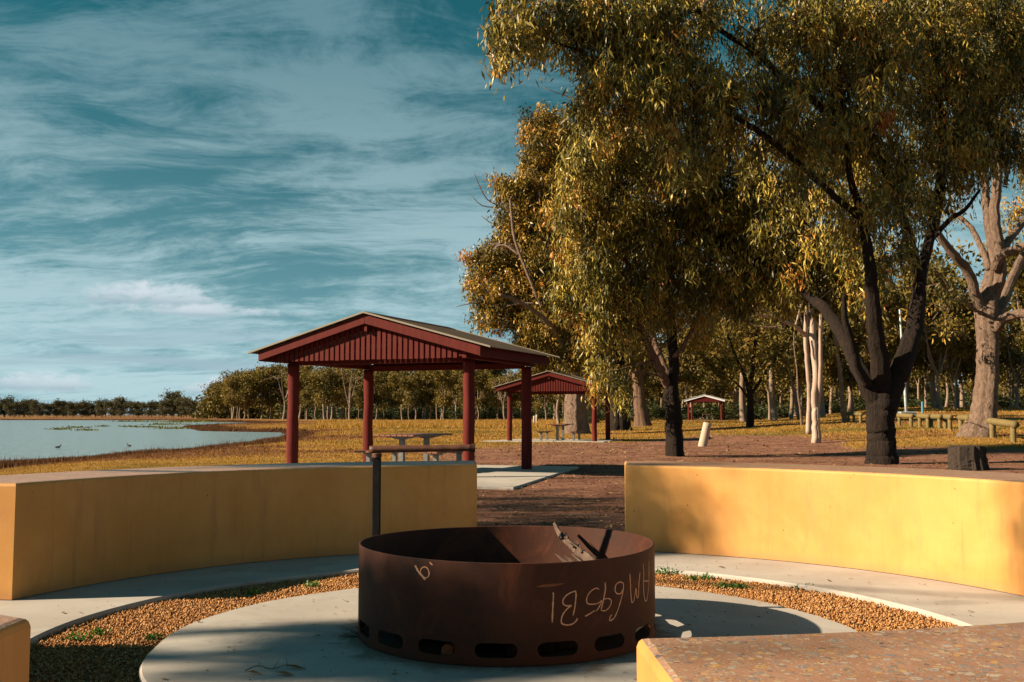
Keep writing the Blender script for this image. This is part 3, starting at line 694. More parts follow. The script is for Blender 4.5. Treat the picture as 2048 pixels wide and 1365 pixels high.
def build_log():
    top = atY(1109, 1047, 6.62); mid1 = atY(1122, 1070, 6.53); mid2 = atY(1145, 1092, 6.38); mid3 = atY(1165, 1108, 6.25); low = atY(1192, 1135, 6.05); end = np.array([0.62, 5.72, 0.06])
    root = thing('dead_branch', 'splintered grey dead branch leaning inside the fire ring', 'branch', tuple(end))
    rg = np.random.default_rng(11)
    P_ = np.array([top, mid1, mid2, mid3, low, end]) - end
    MB().tube(P_, [0.010, 0.017, 0.020, 0.024, 0.032, 0.04], 10, 0.16, rg, True, 6).build('stem', M['driftwood'], root)
    for k in range(26):
        f = rg.uniform(0.35, 0.95); i = min(int(f * 4), 3); p0 = P_[i] + (P_[i + 1] - P_[i]) * (f * 4 - i)
        p0 = p0 + rg.normal(size=3) * 0.014; d = (P_[i] - P_[i + 1]); d /= np.linalg.norm(d); d = d + rg.normal(size=3) * 0.30
        MB().tube([p0, p0 + d * rg.uniform(0.05, 0.14)], [0.008, 0.0015], 5).build('splinter', M['driftwood'], root)
    for a, b_, Y in ((1110, 1108, 6.0), (1130, 1112, 5.98), (1143, 1108, 6.02)):
        p0 = atY(a, b_, Y) - end; p1 = atY(a + 50, b_ + 42, Y - 0.1) - end
        MB().tube([p0, (p0 + p1) / 2, p1], [0.004, 0.013, 0.02], 7, 0.2, rg, True, 3).build('splinter', M['driftwood'], root)
build_log()
def charred(px, py, Y, ln, r, rz, label):
    p = atY(px, py, Y); root = thing('charred_log', label, 'log', (p[0], p[1], max(p[2], r)), rz)
    rg = np.random.default_rng(int(px)); MB().tube([(0, 0, 0), (ln * 0.3, 0, 0.004), (ln, 0.02, 0.0)], [r, r * 1.1, r * 0.9], 10, 0.1, rg, True, 4).build('wood', M['rust_orange'] if px < 950 else M['stump'], root)
charred(895, 1302, 5.19, 0.35, 0.034, math.radians(70), 'charred log end showing through the third slot of the fire ring')
charred(1010, 1302, 5.25, 0.4, 0.03, math.radians(20), 'charred log behind the middle slot of the fire ring')

# ------------------------------------------------------------------ shelters
W2, D2 = 2.04, 1.58
YF, YB = -D2 - 0.62, D2 + 0.22
SL = (3.28 - 2.53) / 2.73
def build_shelter(label, loc, rz):
    root = thing('picnic_shelter', label, 'shelter', loc, rz, 'red picnic shelters')
    rg = np.random.default_rng(21)
    for sx in (-1, 1):
        for sy in (-1, 1):
            r0 = 0.118; bend = rg.normal(size=(7, 2)) * 0.006
            pts = [(sx * W2 + bend[k][0], sy * D2 + bend[k][1], -0.15 + k * 2.46 / 6) for k in range(7)]
            MB().tube(pts, r0 * (1 + 0.03 * rg.normal(size=7)), 20, 0.012, rg, True, 4).build('post', M['red_log'], root, smooth=True)
    for sx in (-1, 1):
        MB().box((sx * 2.13 - 0.045, -D2 - 0.43, 2.325), (sx * 2.13 + 0.045, D2 + 0.17, 2.47)).build('side_beam', M['red_paint'], root, bevel=0.004)
        fx = sx * 2.53
        MB().box((min(fx, fx - sx * 0.035), YF + 0.06, 2.345), (max(fx, fx - sx * 0.035), YB - 0.06, 2.53)).build('fascia', M['red_paint'], root, bevel=0.003)
    for y in (-D2, D2):
        MB().box((-W2 + 0.05, y - 0.04, 2.27), (W2 - 0.05, y + 0.04, 2.40)).build('tie_beam', M['red_paint'], root, bevel=0.004)
    zr = lambda x: 3.225 - SL * abs(x)
    # barge boards and rafters as sloping prisms
    for y0, y1, nm, dp, x1 in ((YF + 0.045, YF + 0.08, 'barge_board', 0.175, 2.53), (YB - 0.08, YB - 0.045, 'barge_board', 0.175, 2.53), (-D2 + 0.06, -D2 + 0.15, 'rafter', 0.14, 2.45), (0, 0.09, 'rafter', 0.14, 2.45), (D2 - 0.15, D2 - 0.06, 'rafter', 0.14, 2.45)):
        for sx in (-1, 1):
            MB().prism([(sx * 0.002, zr(0)), (sx * x1, zr(x1)), (sx * x1, zr(x1) - dp * 1.02), (sx * 0.002, zr(0) - dp)], 1, y0, y1).build(nm, M['red_paint'], root, bevel=0.003)
    MB().box((-0.03, YF + 0.09, 2.90), (0.03, YB - 0.09, 3.10)).build('ridge_beam', M['red_paint'], root)
    for k in range(1, 4):
        for sx in (-1, 1):
            x = sx * k * 0.62
            MB().box((x - 0.035, YF + 0.1, zr(x) - 0.0 - 0.005), (x + 0.035, YB - 0.1, zr(x) + 0.035)).build('purlin', M['red_paint'], root)
    # vertical battens of both gables
    pitch, wd = 0.1205, 0.080
    for y in (-D2 - 0.42, D2 + 0.12):
        for k in range(-20, 21):
            x = k * pitch
            if (x < -2.40 or x > 2.04) if y < 0 else abs(x) > 2.0: continue
            top = min(zr(x - wd / 2), zr(x + wd / 2)) - 0.06
            zb = 2.335 + rg.normal() * 0.003
            if top - zb < 0.05: continue
            w_ = (wd if y < 0 else 0.114) + rg.normal() * 0.002
            MB().prism([(x - w_ / 2, zb), (x + w_ / 2, zb), (x + w_ / 2, zr(x + wd / 2) - 0.055), (min(max(0.0, x - w_ / 2), x + w_ / 2) if abs(x) < wd / 2 else x, zr(x if abs(x) >= wd / 2 else 0) - 0.055), (x - w_ / 2, zr(x - wd / 2) - 0.055)], 1, y, y + 0.02).build('batten', M['red_paint'], root)
        MB().box((-2.07, y + 0.022, 2.365), (2.07, y + 0.06, 2.44)).build('batten_rail', M['red_paint'], root)
    # corrugated roof, one sheet a side
    ny = 52 * 6
    for sx in (-1, 1):
        ys = np.linspace(YF, YB, ny + 1); cz = 0.010 * np.cos(np.arange(ny + 1) / 6 * 2 * math.pi)
        V = []; F = []
        for th in (0.012, 0.009):
            for x in (0.02, 1.4, 2.75):
                for y, c_ in zip(ys, cz): V.append((sx * x, y, 3.272 - SL * x + c_ * 0.9 + (th - 0.012)))
        n1 = ny + 1
        for lay in (0, 1):
            for i in range(2):
                for j in range(ny):
                    a = lay * 3 * n1 + i * n1 + j; F.append((a, a + 1, a + n1 + 1, a + n1))
        for j in range(ny): F.append((2 * n1 + j, 2 * n1 + j + 1, 5 * n1 + j + 1, 5 * n1 + j)); F.append((j, j + 1, 3 * n1 + j + 1, 3 * n1 + j))
        MB().add(V, F).build('roof_sheet', M['roof'], root)
        for y in (YF, YB):
            s_ = 1 if y < 0 else -1; ya, yb = sorted((y - s_ * 0.015, y + s_ * 0.03))
            zz_ = lambda x: 3.293 - SL * x
            MB().prism([(0.0, zz_(0)), (sx * 2.76, zz_(2.76)), (sx * 2.76, zz_(2.76) - 0.034), (0.0, zz_(0) - 0.034)], 1, ya, yb).build('roof_edge', M['flashing'], root)
    cap = MB().prism([(-0.17, 3.29 - SL * 0.17), (0, 3.298), (0.17, 3.29 - SL * 0.17), (0.17, 3.284 - SL * 0.17), (0, 3.292), (-0.17, 3.284 - SL * 0.17)], 1, YF + 0.032, YB - 0.032)
    cap.build('ridge_cap', M['roof'], root)
    return root
SH = [((-2.152, 22.03, 0.02), math.radians(-21.81)), ((2.30, 48.6, 0.0), math.radians(-16.5)), ((24.79, 128.4, 0.0), math.radians(-17.5))]
sh1 = build_shelter('nearest and largest red picnic shelter, left of the gum trees', *SH[0])
z2 = 0.0; sh2 = copy_thing(sh1, (SH[1][0][0], SH[1][0][1], z2), SH[1][1], 'middle red picnic shelter in front of a thick gum trunk')
z3 = float(zland(*SH[2][0][:2])) + 0.02; sh3 = copy_thing(sh1, (SH[2][0][0], SH[2][0][1], z3), SH[2][1], 'farthest small red picnic shelter with pale roof edge, among the trees')
for c in sh3.children:
    if c.name.startswith(('roof_edge', 'barge_board')):
        if c.name.startswith('roof_edge'): c.data = c.data.copy(); c.data.materials.clear(); c.data.materials.append(M['pale_barge'])
        elif c.matrix_world.translation.y < 1e9 and c.data.vertices[0].co.y < 0: c.data = c.data.copy(); c.data.materials.clear(); c.data.materials.append(M['pale_barge'])

def loc2w(sh, p):
    (x, y, z), a = sh; c_, s_ = math.cos(a), math.sin(a); return (x + p[0] * c_ - p[1] * s_, y + p[0] * s_ + p[1] * c_, z + p[2])
def picnic_table(label, sh, z):
    p = loc2w(sh, (0.02, 0.02, 0)); root = thing('picnic_table', label, 'picnic table', (p[0], p[1], z), sh[1], 'slatted picnic tables under the shelters')
    for k in range(7):
        x = -0.405 + k * 0.135
        MB().box((x - 0.061, -0.96, 0.775), (x + 0.061, 0.96, 0.812)).build('slat', M['table_slat'], root, bevel=0.006)
    for y in (-0.58, 0.58):
        MB().prism([(-0.40, 0.773), (0.40, 0.773), (0.08, 0.70), (-0.08, 0.70)], 1, y - 0.03, y + 0.03).build('bracket', M['galv'], root)
        MB().box((-0.055, y - 0.05, -0.1), (0.055, y + 0.05, 0.70)).build('leg', M['galv'], root, bevel=0.006)
    return root
def picnic_seat(label, sh, z, sx):
    p = loc2w(sh, (0.02 + sx * 0.80, 0.02, 0)); root = thing('picnic_bench', label, 'seat', (p[0], p[1], z), sh[1], 'slatted seats beside the picnic tables')
    for k in range(3):
        x = -0.125 + k * 0.125
        MB().box((x - 0.057, -0.90, 0.425), (x + 0.057, 0.90, 0.46)).build('slat', M['table_slat'], root, bevel=0.006)
    for y in (-0.58, 0.58):
        MB().box((-0.15, y - 0.025, 0.385), (0.15, y + 0.025, 0.423)).build('bracket', M['galv'], root)
        MB().box((-0.05, y - 0.045, -0.1), (0.05, y + 0.045, 0.385)).build('leg', M['galv'], root, bevel=0.006)
    return root
for (sh, z, nm) in ((SH[0], 0.02, 'nearest'), (SH[1], z2, 'middle'), (SH[2], z3, 'farthest')):
    picnic_table('brown slatted picnic table under the %s red shelter' % nm, sh, z)
    picnic_seat('slatted seat on the lake side of the table under the %s shelter' % nm, sh, z, -1)
    picnic_seat('slatted seat on the tree side of the table under the %s shelter' % nm, sh, z, 1)
# slabs
def slab(poly, z1, z0=-0.25):
    mb = MB().prism([(float(a), float(b_)) for a, b_ in poly], 2, z0, z1)
    return tag(mb.build('concrete_slab', M['concrete'], None, bevel=0.01), kind='structure')
slab([(0.03, 17.05), (1.56, 23.75), (-3.6, 25.6), (-5.9, 19.6), (-3.2, 18.1)], 0.035)
slab([loc2w(SH[1], p)[:2] for p in ((-3.2, -2.6, 0), (2.6, -2.2, 0), (2.6, 2.3, 0), (-2.6, 2.3, 0))], 0.03)
slab([loc2w(SH[2], p)[:2] for p in ((-2.8, -2.4, 0), (2.6, -2.4, 0), (2.6, 2.3, 0), (-2.8, 2.3, 0))], z3 + 0.01)

# ------------------------------------------------------------------ log rails, posts, stump, pole
def log_rail(p0, p1, dia, label, k):
    """p0, p1: the feet of the two posts"""
    rg = np.random.default_rng(40 + k); p0 = np.array(p0); p1 = np.array(p1); mid = (p0 + p1) / 2; H_ = 0.62
    root = thing('log_rail', label, 'log barrier', tuple(mid), 0, 'low log rails along the car park edge')
    d = (p1 - p0); ln = np.linalg.norm(d); d /= ln; h = np.array([0, 0, H_])
    e0 = p0 - mid + h - d * 0.22; e1 = p1 - mid + h + d * 0.22
    MB().tube([e0, e0 + d * 0.03, e0 * 0.5 + e1 * 0.5, e1 - d * 0.03, e1], [dia * 0.46, dia * 0.5, dia * 0.52, dia * 0.51, dia * 0.47], 14, 0.02, rg, True, 4).build('rail', M['pine_log'], root, smooth=True)
    dc = MB().tube([e1 + d * 0.001, e1 + d * 0.006], [dia * 0.44, dia * 0.43], 14); dc.build('end_grain', M['pine_end'], root)
    for p in (p0, p1):
        MB().tube([p - mid - np.array([0, 0, 0.3]), p - mid + np.array([0, 0, H_ - dia * 0.25])], [dia * 0.40, dia * 0.38], 12, 0.015, rg, True, 4).build('post', M['pine_log'], root, smooth=True)
rails = [((1985, 877), (2037, 887), 'log rail nearest the photo edge, right of the leaning pale gum'),
         ((1922, 864), (1950, 869), 'log rail just left of the pale gum trunk, partly behind it'),
         ((1891, 859), (1910, 862), 'second log rail left of the pale gum trunk'),
         ((1863, 857.5), (1881, 859), 'third log rail left of the pale gum trunk'),
         ((1840, 856), (1856, 857.5), 'fourth log rail left of the pale gum trunk'),
         ((1799, 853), (1829, 855.5), 'log rail just right of the big dark trunk'),
         ((1708, 846), (1723, 848), 'far log rail just left of the big dark trunk'),
         ((1688, 843.5), (1697, 844.5), 'farthest and smallest log rail, left of the big dark trunk')]
for k, (a, b_, lb) in enumerate(rails):
    A_, B_ = gat(*a), gat(*b_)
    if np.linalg.norm(B_ - A_) > 2.4: B_ = A_ + (B_ - A_) / np.linalg.norm(B_ - A_) * 2.2; B_[2] = float(zland(B_[0], B_[1]))
    log_rail(A_, B_, 0.25, lb, k)
def tube_thing(name, label, cat, base, pts, rad, mat, part, sides=14, jit=0.03, seed=1, res=4, smooth=True):
    root = thing(name, label, cat, tuple(base)); rg = np.random.default_rng(seed)
    MB().tube(np.array(pts) - np.array(base), rad, sides, jit, rg, True, res).build(part, mat, root, smooth=smooth); return root
p = gat(1408, 893)
Y = p[1]
rt = tube_thing('timber_post', 'short pale timber post leaning on bare ground right of the slim gum', 'post', p, [p - [0.05, 0, 0.2], atY(1405, 893, Y), atY(1409, 875, Y), atY(1415, 846, Y)], [0.19, 0.175, 0.165, 0.155], M['grey_post'], 'shaft', 18, 0.015)
p = at(1935, 941, 0.0); Y = p[1]
rt = tube_thing('tree_stump', 'wide charred black tree stump behind the sunlit bench', 'stump', p, [p - [0, 0, 0.15], p, p + [0, 0, 0.08], p + [-0.02, 0, 0.3], p + [-0.02, 0, 0.53], p + [-0.02, 0, 0.55]], [0.50, 0.44, 0.40, 0.375, 0.365, 0.32], M['stump'], 'bole', 34, 0.05, 9, 5, False)
p = np.array([0.3915 * 92, 92.0, 0]); p[2] = float(zland(p[0], p[1]))
root = thing('light_pole', 'tall thin pale blue pole behind the big dark gum', 'pole', tuple(p))
MB().tube([(0, 0, -0.3), (-0.2, 0, 5.5), (-0.36, 0, 9.5)], [0.13, 0.11, 0.07], 12, 0, None, True, 3).build('shaft', M['pole'], root, smooth=True)
MB().box((-0.22, -0.22, -0.2), (0.22, 0.22, 0.12)).build('footing', M['concrete'], root, bevel=0.02)
p = np.array([0.3925 * 84, 84.0, 0]); p[2] = float(zland(p[0], p[1]))
root = thing('water_trough', 'low pale grey trough in front of the thin pole', 'trough', tuple(p))
MB().box((-0.62, -0.3, 0.0), (0.62, 0.3, 0.22)).build('basin', M['pole'], root, bevel=0.02)
MB().box((-0.68, -0.36, 0.222), (0.68, 0.36, 0.29)).build('rim', M['pole'], root, bevel=0.02)
p = np.array([0.4075 * 88, 88.0, 0]); p[2] = float(zland(p[0], p[1]))
root = thing('marker_post', 'small bright blue marker post in the dry grass beyond the log rails', 'post', tuple(p))
MB().tube([(0, 0, -0.2), (0, 0, 0.95)], [0.09, 0.09], 10).build('shaft', M['bluepost'], root); MB().tube([(0, 0, 0.951), (0, 0, 1.02)], [0.10, 0.05], 10).build('cap', M['bluepost'], root)
for k, (a, b_, lb, hh) in enumerate(((1068.5, 852, 'shorter of two dark timber fence posts behind the middle shelter', 0.75), (1073.5, 852.5, 'taller of two dark timber fence posts behind the middle shelter', 0.85))):
    p = gat(a, b_); tube_thing('fence_post', lb, 'post', p, [p - [0, 0, 0.2], p + [0, 0, hh * 1.5]], [0.14, 0.13], M['grey_post'], 'shaft', 10, 0.03, 30 + k)

# ------------------------------------------------------------------ trees
def leaf_mesh(name, P_, L, Wd, rng, droop, spread, mat, tint):
    """lance leaves hanging from points P_"""
    n = len(P_); d = np.array([0, 0, -1.0]) * droop + rng.normal(size=(n, 3)) * spread
    d /= np.linalg.norm(d, axis=1)[:, None]
    s = np.cross(d, rng.normal(size=(n, 3))); s /= np.maximum(np.linalg.norm(s, axis=1), 1e-6)[:, None]
    nn = np.cross(s, d) * (rng.normal(size=(n, 1)) * 0.14)
    L = L * rng.uniform(0.5, 1.4, n)[:, None]; w = Wd * rng.uniform(0.75, 1.25, n)[:, None] * 0.5
    v = np.stack([P_, P_ + d * L * 0.33 + s * w + nn * L, P_ + d * L * 0.33 - s * w + nn * L, P_ + d * L * 0.70 + s * w * 0.75 + nn * L * 0.9, P_ + d * L * 0.70 - s * w * 0.75 + nn * L * 0.9, P_ + d * L - nn * L * 0.4], 1)
    b0 = (np.arange(n) * 6)[:, None]
    tri = np.concatenate([b0 + [0, 2, 1], b0 + [3, 4, 5]]); quad = b0 + [1, 2, 4, 3]
    return mesh_np(name, v.reshape(-1, 3), [tri, quad], mat, False, np.repeat(tint, 6))
def quad_leaf_mesh(name, P_, L, Wd, rng, droop, spread, mat, tint):
    n = len(P_); d = np.array([0, 0, -1.0]) * droop + rng.normal(size=(n, 3)) * spread
    d /= np.linalg.norm(d, axis=1)[:, None]
    s = np.cross(d, rng.normal(size=(n, 3))); s /= np.maximum(np.linalg.norm(s, axis=1), 1e-6)[:, None]
    L = L * rng.uniform(0.6, 1.3, n)[:, None]; w = Wd * rng.uniform(0.7, 1.3, n)[:, None] * 0.5
    v = np.stack([P_, P_ + d * L * 0.45 + s * w, P_ + d * L, P_ + d * L * 0.45 - s * w], 1)
    return mesh_np(name, v.reshape(-1, 3), [(np.arange(n) * 4)[:, None] + [0, 1, 2, 3]], mat, False, np.repeat(tint, 4))
def twig_np(starts, ends, rng, r0=0.022, r1=0.006, seg=5, sides=4, sag=0.16):
    V = []; Fq = []; n = 0
    for a, b_ in zip(starts, ends):
        ln = np.linalg.norm(b_ - a); m_ = np.linspace(0, 1, seg + 1)[:, None]
        pts = a + (b_ - a) * m_ + rng.normal(size=(seg + 1, 3)) * ln * 0.035 * np.sin(m_ * math.pi)
        pts[:, 2] += np.sin(m_[:, 0] * math.pi) * ln * sag
        v, f = tube_np(pts, np.linspace(min(r0, 0.012 + ln * 0.008), r1, seg + 1), sides, cap=False)
        V.append(v); Fq.append(np.array(f) + n); n += len(v)
    return np.concatenate(V), np.concatenate(Fq)

def near_tree(label, base, limbs, blobs, Y0, bark, leafm, leaf, rng, group=None, clumps=14, per=42, droop=1.0, spread=0.35, clump_r=0.42, quad=False, dead=(), depth=1.0, trunkjit=0.05, twr=0.022, name='gum_tree', limbbark=None, hang=0.55):
    """limbs: lists of (px, py, radius px[, depth offset m]); blobs: (px, py, rx, ry[, depth offset m, density])"""
    root = thing(name, label, 'tree', tuple(base), 0, group); base = np.array(base, float); sk = []
    ppm = 2010.0 / Y0
    for k, lm in enumerate(limbs):
        pts = []; rad = []
        for e in lm:
            dY = e[3] if len(e) > 3 else 0.0
            pts.append(atY(e[0], e[1], Y0 + dY) - base); rad.append(e[2] / ppm)
        pts = np.array(pts)
        big = rad[0] > 0.15
        if k == 0: pts[0][2] -= 0.2
        P2, R2 = catmull(pts, np.array(rad), 5); sk.append(P2)
        w = rng.normal(size=P2.shape) * np.minimum(R2[:, None] * 0.07, 0.012); w[0] = 0; P2 = P2 + w
        MB().tube(P2, R2, 36 if big else 9, trunkjit if big else 0.03, rng).build('trunk' if k == 0 else 'limb', bark if (k == 0 or limbbark is None) else limbbark, root, smooth=True)
    for lm in dead:
        pts = np.array([atY(e[0], e[1], Y0 + (e[3] if len(e) > 3 else 0)) - base for e in lm]); rad = [e[2] / ppm for e in lm]
        MB().tube(pts, rad, 6, 0.05, rng, True, 3).build('dead_limb', M['twig'], root, smooth=True)
    SK = np.concatenate(sk); SKu = SK[SK[:, 2] > 1.5] if (SK[:, 2] > 1.5).any() else SK
    LP = []; T0 = []; T1 = []; tint = []
    for bq in blobs:
        px, py, rx, ry = bq[:4]; dY = bq[4] if len(bq) > 4 else 0.0; den = bq[5] if len(bq) > 5 else 1.0
        c0 = atY(px, py, Y0 + dY) - base; rxm, rym = rx / ppm, ry / ppm; rdm = max(rxm, rym) * depth
        nc = max(3, int(clumps * den * (rx * ry / 4500.0) ** 0.8 * (Y0 / 28.0) ** 0))
        g = rng.normal(size=(nc, 3)); g *= 0.60; gl = np.linalg.norm(g, axis=1)[:, None]; g *= np.minimum(1, 1.25 / np.maximum(gl, 1e-6))
        cc_ = c0 + g * np.array([rxm, rdm, rym])
        hub = c0 + rng.normal(size=3) * np.array([rxm, rdm, rym]) * 0.2 - [0, 0, rym * 0.15]
        dd = np.linalg.norm(SKu - hub, axis=1) + np.maximum(0, SKu[:, 2] - hub[2]) * 0.5
        j = int(np.argmin(dd)); a0 = SKu[j]; ln = np.linalg.norm(hub - a0)
        mid = (a0 + hub) / 2 + rng.normal(size=3) * ln * 0.10 + [0, 0, ln * 0.10]
        bp, br = catmull(np.array([a0, mid, hub]), np.array([0.014 + 0.012 * ln, 0.011 + 0.006 * ln, 0.008]) * min(1.6, Y0 / 28.0), 5)
        MB().tube(bp, br, 6, 0.05, rng).build('branch', limbbark or bark, root, smooth=True)
        for c_ in cc_:
            k_ = min(len(bp) - 1, int(rng.uniform(0.45, 1.0) * len(bp))); T0.append(bp[k_]); T1.append(c_)
            m_ = int(per * rng.uniform(0.6, 1.4)); sc = clump_r * rng.uniform(0.7, 1.3)
            q_ = rng.normal(size=(m_, 3)) * np.array([sc * 0.5, sc * 0.5, sc * hang]); q_[:, 2] -= sc * 0.25
            LP.append(c_ + q_); tint.append(np.clip(rng.normal(0.5, 0.19) + rng.normal(size=m_) * 0.15, 0, 1))
    LP = np.concatenate(LP); tint = np.concatenate(tint)
    fn = quad_leaf_mesh if quad else leaf_mesh
    tag(obj('crown', fn('crown', LP, leaf[0], leaf[1], rng, droop, spread, leafm, tint), root), kind='stuff')
    V, F = twig_np(T0, T1, rng, twr * 0.6)
    tag(obj('twigs', mesh_np('twigs', V, [F], M['twig'], True), root), kind='stuff')
    return root

rg = np.random.default_rng(101)
# --- big dark gum, right of centre
bC = gat(1766, 928); YC = bC[1]
near_tree('big dark-trunked gum forking low behind the sunlit bench, spreading over the top', bC,
    [[(1770, 950, 38), (1766, 930, 32), (1764, 905, 27.5), (1763, 875, 26), (1761, 845, 26), (1762, 810, 26), (1763, 780, 23), (1761, 740, 18, -.2), (1752, 670, 15, -.5), (1745, 600, 13, -.8), (1738, 520, 10, -1), (1725, 440, 8, -1.2), (1700, 350, 6, -1.4), (1690, 250, 5, -1.5), (1680, 140, 4, -1.5)],
     [(1758, 850, 14), (1751, 810, 18), (1735, 770, 17), (1712, 725, 15, .3), (1690, 680, 14, .7), (1668, 645, 12.5, 1.1), (1645, 615, 11, 1.5), (1612, 588, 9, 2), (1565, 545, 9, 2.6), (1500, 515, 7, 3.2), (1430, 490, 5, 3.8), (1370, 470, 3, 4.2)],
     [(1766, 860, 14), (1773, 820, 20), (1784, 780, 22), (1800, 740, 20), (1822, 680, 17, .2), (1836, 615, 15, .4), (1842, 550, 12.5, .6), (1858, 485, 10, .8), (1874, 420, 11, 1), (1885, 340, 10, 1), (1886, 270, 9, .9), (1880, 200, 7, .8), (1868, 120, 6, .6), (1850, 30, 5, .4), (1840, -60, 3, .2)],
     [(1735, 770, 10, -.2), (1716, 735, 8, -.5), (1705, 690, 7, -.8), (1690, 640, 6, -1), (1688, 590, 4, -1.2)],
     [(1838, 560, 12, .5), (1826, 505, 10, .3), (1800, 420, 9, 0), (1769, 334, 9, -.4), (1729, 272, 8.5, -.8), (1685, 240, 8, -1), (1624, 200, 7.5, -1.4), (1562, 154, 6.5, -1.8), (1520, 112, 6, -2.2), (1470, 80, 5, -2.4), (1420, 45, 4.5, -2.6), (1370, -10, 4, -2.8), (1330, -60, 3, -3)],
     [(1725, 440, 7, -1.2), (1660, 385, 6.5, -1.6), (1600, 330, 6, -2), (1540, 280, 6, -2.3), (1489, 246, 5.5, -2.5), (1420, 205, 5.2, -2.8), (1353, 190, 5, -3), (1290, 180, 5, -3.2), (1234, 176, 4.8, -3.4), (1190, 130, 4.4, -3.5), (1164, 105, 4, -3.5), (1137, 60, 3, -3.6), (1110, 5, 2.4, -3.6)],
     [(1234, 176, 4, -3.4), (1215, 150, 3.5, -3.4), (1200, 100, 3, -3.3), (1180, 40, 2.4, -3.3), (1160, -10, 1.6, -3.3)],
     [(1164, 105, 2.6, -3.5), (1110, 85, 2, -3.7), (1070, 72, 1.6, -3.9), (1020, 82, 1.2, -4), (995, 70, .8, -4)],
     [(1885, 330, 7, 1), (1915, 260, 6, 1.3), (1950, 190, 5, 1.6), (1990, 110, 4, 2), (2030, 40, 3, 2.3)],
     [(1690, 250, 4, -1.5), (1650, 150, 3.5, -1.6), (1620, 60, 3, -1.8), (1600, -30, 2, -2)],
     [(1858, 485, 6, .8), (1900, 440, 5, .6), (1930, 420, 4, .3), (1960, 380, 2.5, 0)]],
    [(1003, 60, 32, 55, -4, .7), (1050, 90, 36, 42, -3.9, .6), (1030, 20, 40, 30, -3.9, .7), (1110, 25, 55, 40, -3.7), (1170, 65, 55, 50, -3.5), (1205, 150, 50, 55, -3.4), (1180, 215, 40, 45, -3.2, .8), (1260, 60, 65, 60, -3.3),
     (1320, 110, 65, 65, -3.1), (1285, 195, 60, 55, -3.2), (1390, 120, 50, 45, -2.9, .7), (1400, 210, 65, 60, -2.8), (1340, 20, 60, 50, -3), (1470, 210, 65, 65, -2.4), (1520, 60, 50, 55, -2.4, .7), (1560, 190, 60, 60, -2),
     (1585, 275, 75, 65, -1.8), (1590, 60, 60, 70, -2), (1650, 90, 70, 70, -1.7), (1665, 200, 70, 75, -1.4), (1740, 50, 75, 65, -1.2), (1755, 170, 70, 75, -1), (1700, 330, 80, 70, 2.2), (1610, 385, 80, 75, 2.8), (1510, 340, 75, 70, 3.47),
     (1520, 450, 75, 65, 3.4), (1440, 300, 60, 55, 3.93), (1640, 480, 65, 55, 2.6), (1570, 560, 60, 50, 3.07), (1485, 560, 50, 50, 3.63), (1735, 440, 55, 60, -1.2), (1830, 90, 65, 75, .4), (1845, 210, 55, 60, .6), (1905, 50, 65, 60, 1.3),
     (1950, 150, 55, 70, 1.6), (1965, 240, 50, 45, 1.6, .8), (2010, 60, 55, 65, 2.2), (2045, 170, 40, 70, 2.2), (1790, 320, 45, 50, -.5, .8), (1470, 590, 30, 25, 3.53), (1725, 560, 32, 40, 2.03, 0.8), (1690, 600, 30, 30, 2.27, 0.7),
     (1930, 320, 34, 40, .6, .6), (1880, 150, 40, 60, .8), (1430, 400, 60, 60, 4), (1660, 20, 70, 50, -1.6), (1800, 10, 70, 50, 0), (2040, 60, 50, 60, 2.2), (1990, 170, 50, 60, 1.8), (1905, 140, 50, 60, 1), (1870, 20, 60, 50, .5), (1930, 230, 40, 50, 1.2), (1720, 260, 60, 60, -1), (1630, 300, 60, 60, 2.67), (1550, 400, 60, 60, 3.2), (1470, 430, 50, 60, 3.73), (1960, 5, 60, 40, 1.6), (1380, 300, 50, 50, -2.6, .8), (1795, 400, 48, 55, 0), (1850, 300, 45, 55, .6), (1805, 490, 32, 40, 0, .8), (1905, 290, 42, 48, 1), (1960, 310, 40, 40, 1.2, .8), (2020, 290, 34, 45, 1.5), (1880, 390, 30, 40, .6, .7), (1930, 350, 30, 36, .6, .7), (1770, 540, 28, 36, -.5, .7), (1600, 540, 55, 42, 3), (1680, 545, 42, 44, 2.6), (1530, 545, 48, 40, 3.2), (1740, 590, 26, 34, 1.6), (1640, 590, 34, 30, 2.8, .7), (2040, 130, 40, 60, 2), (1420, 20, 50, 40, -2.6, .8), (1200, 10, 60, 40, -3.4)],
    YC, M['bark_dark'], M['leaf_near'], (0.215, 0.042), rg, clumps=40, per=76, clump_r=0.29, depth=1.4, twr=0.03, hang=0.8, spread=0.5, quad=True)
# a broken spray of dead leaves caught in it
root = thing('dead_leaf_spray', 'bunch of dead orange leaves hanging high in the big dark gum', 'dead leaves', tuple(atY(1770, 215, YC - 2.4)))
P_ = np.stack([rg.normal(0, 0.11, 34), rg.normal(0, 0.06, 34), rg.uniform(-0.28, 0.0, 34)], -1)
tag(obj('leaf_bunch', leaf_mesh('leaf_bunch', P_, 0.34, 0.06, rg, 1.0, 0.13, M['dry_orange'], rg.uniform(0, 1, 34)), root), kind='stuff')
MB().tube([(0, 0, 0.02), (0.25, 0.3, 0.12), (0.6, 1.0, 0.2)], [0.012, 0.014, 0.02], 5).build('stem', M['twig'], root)

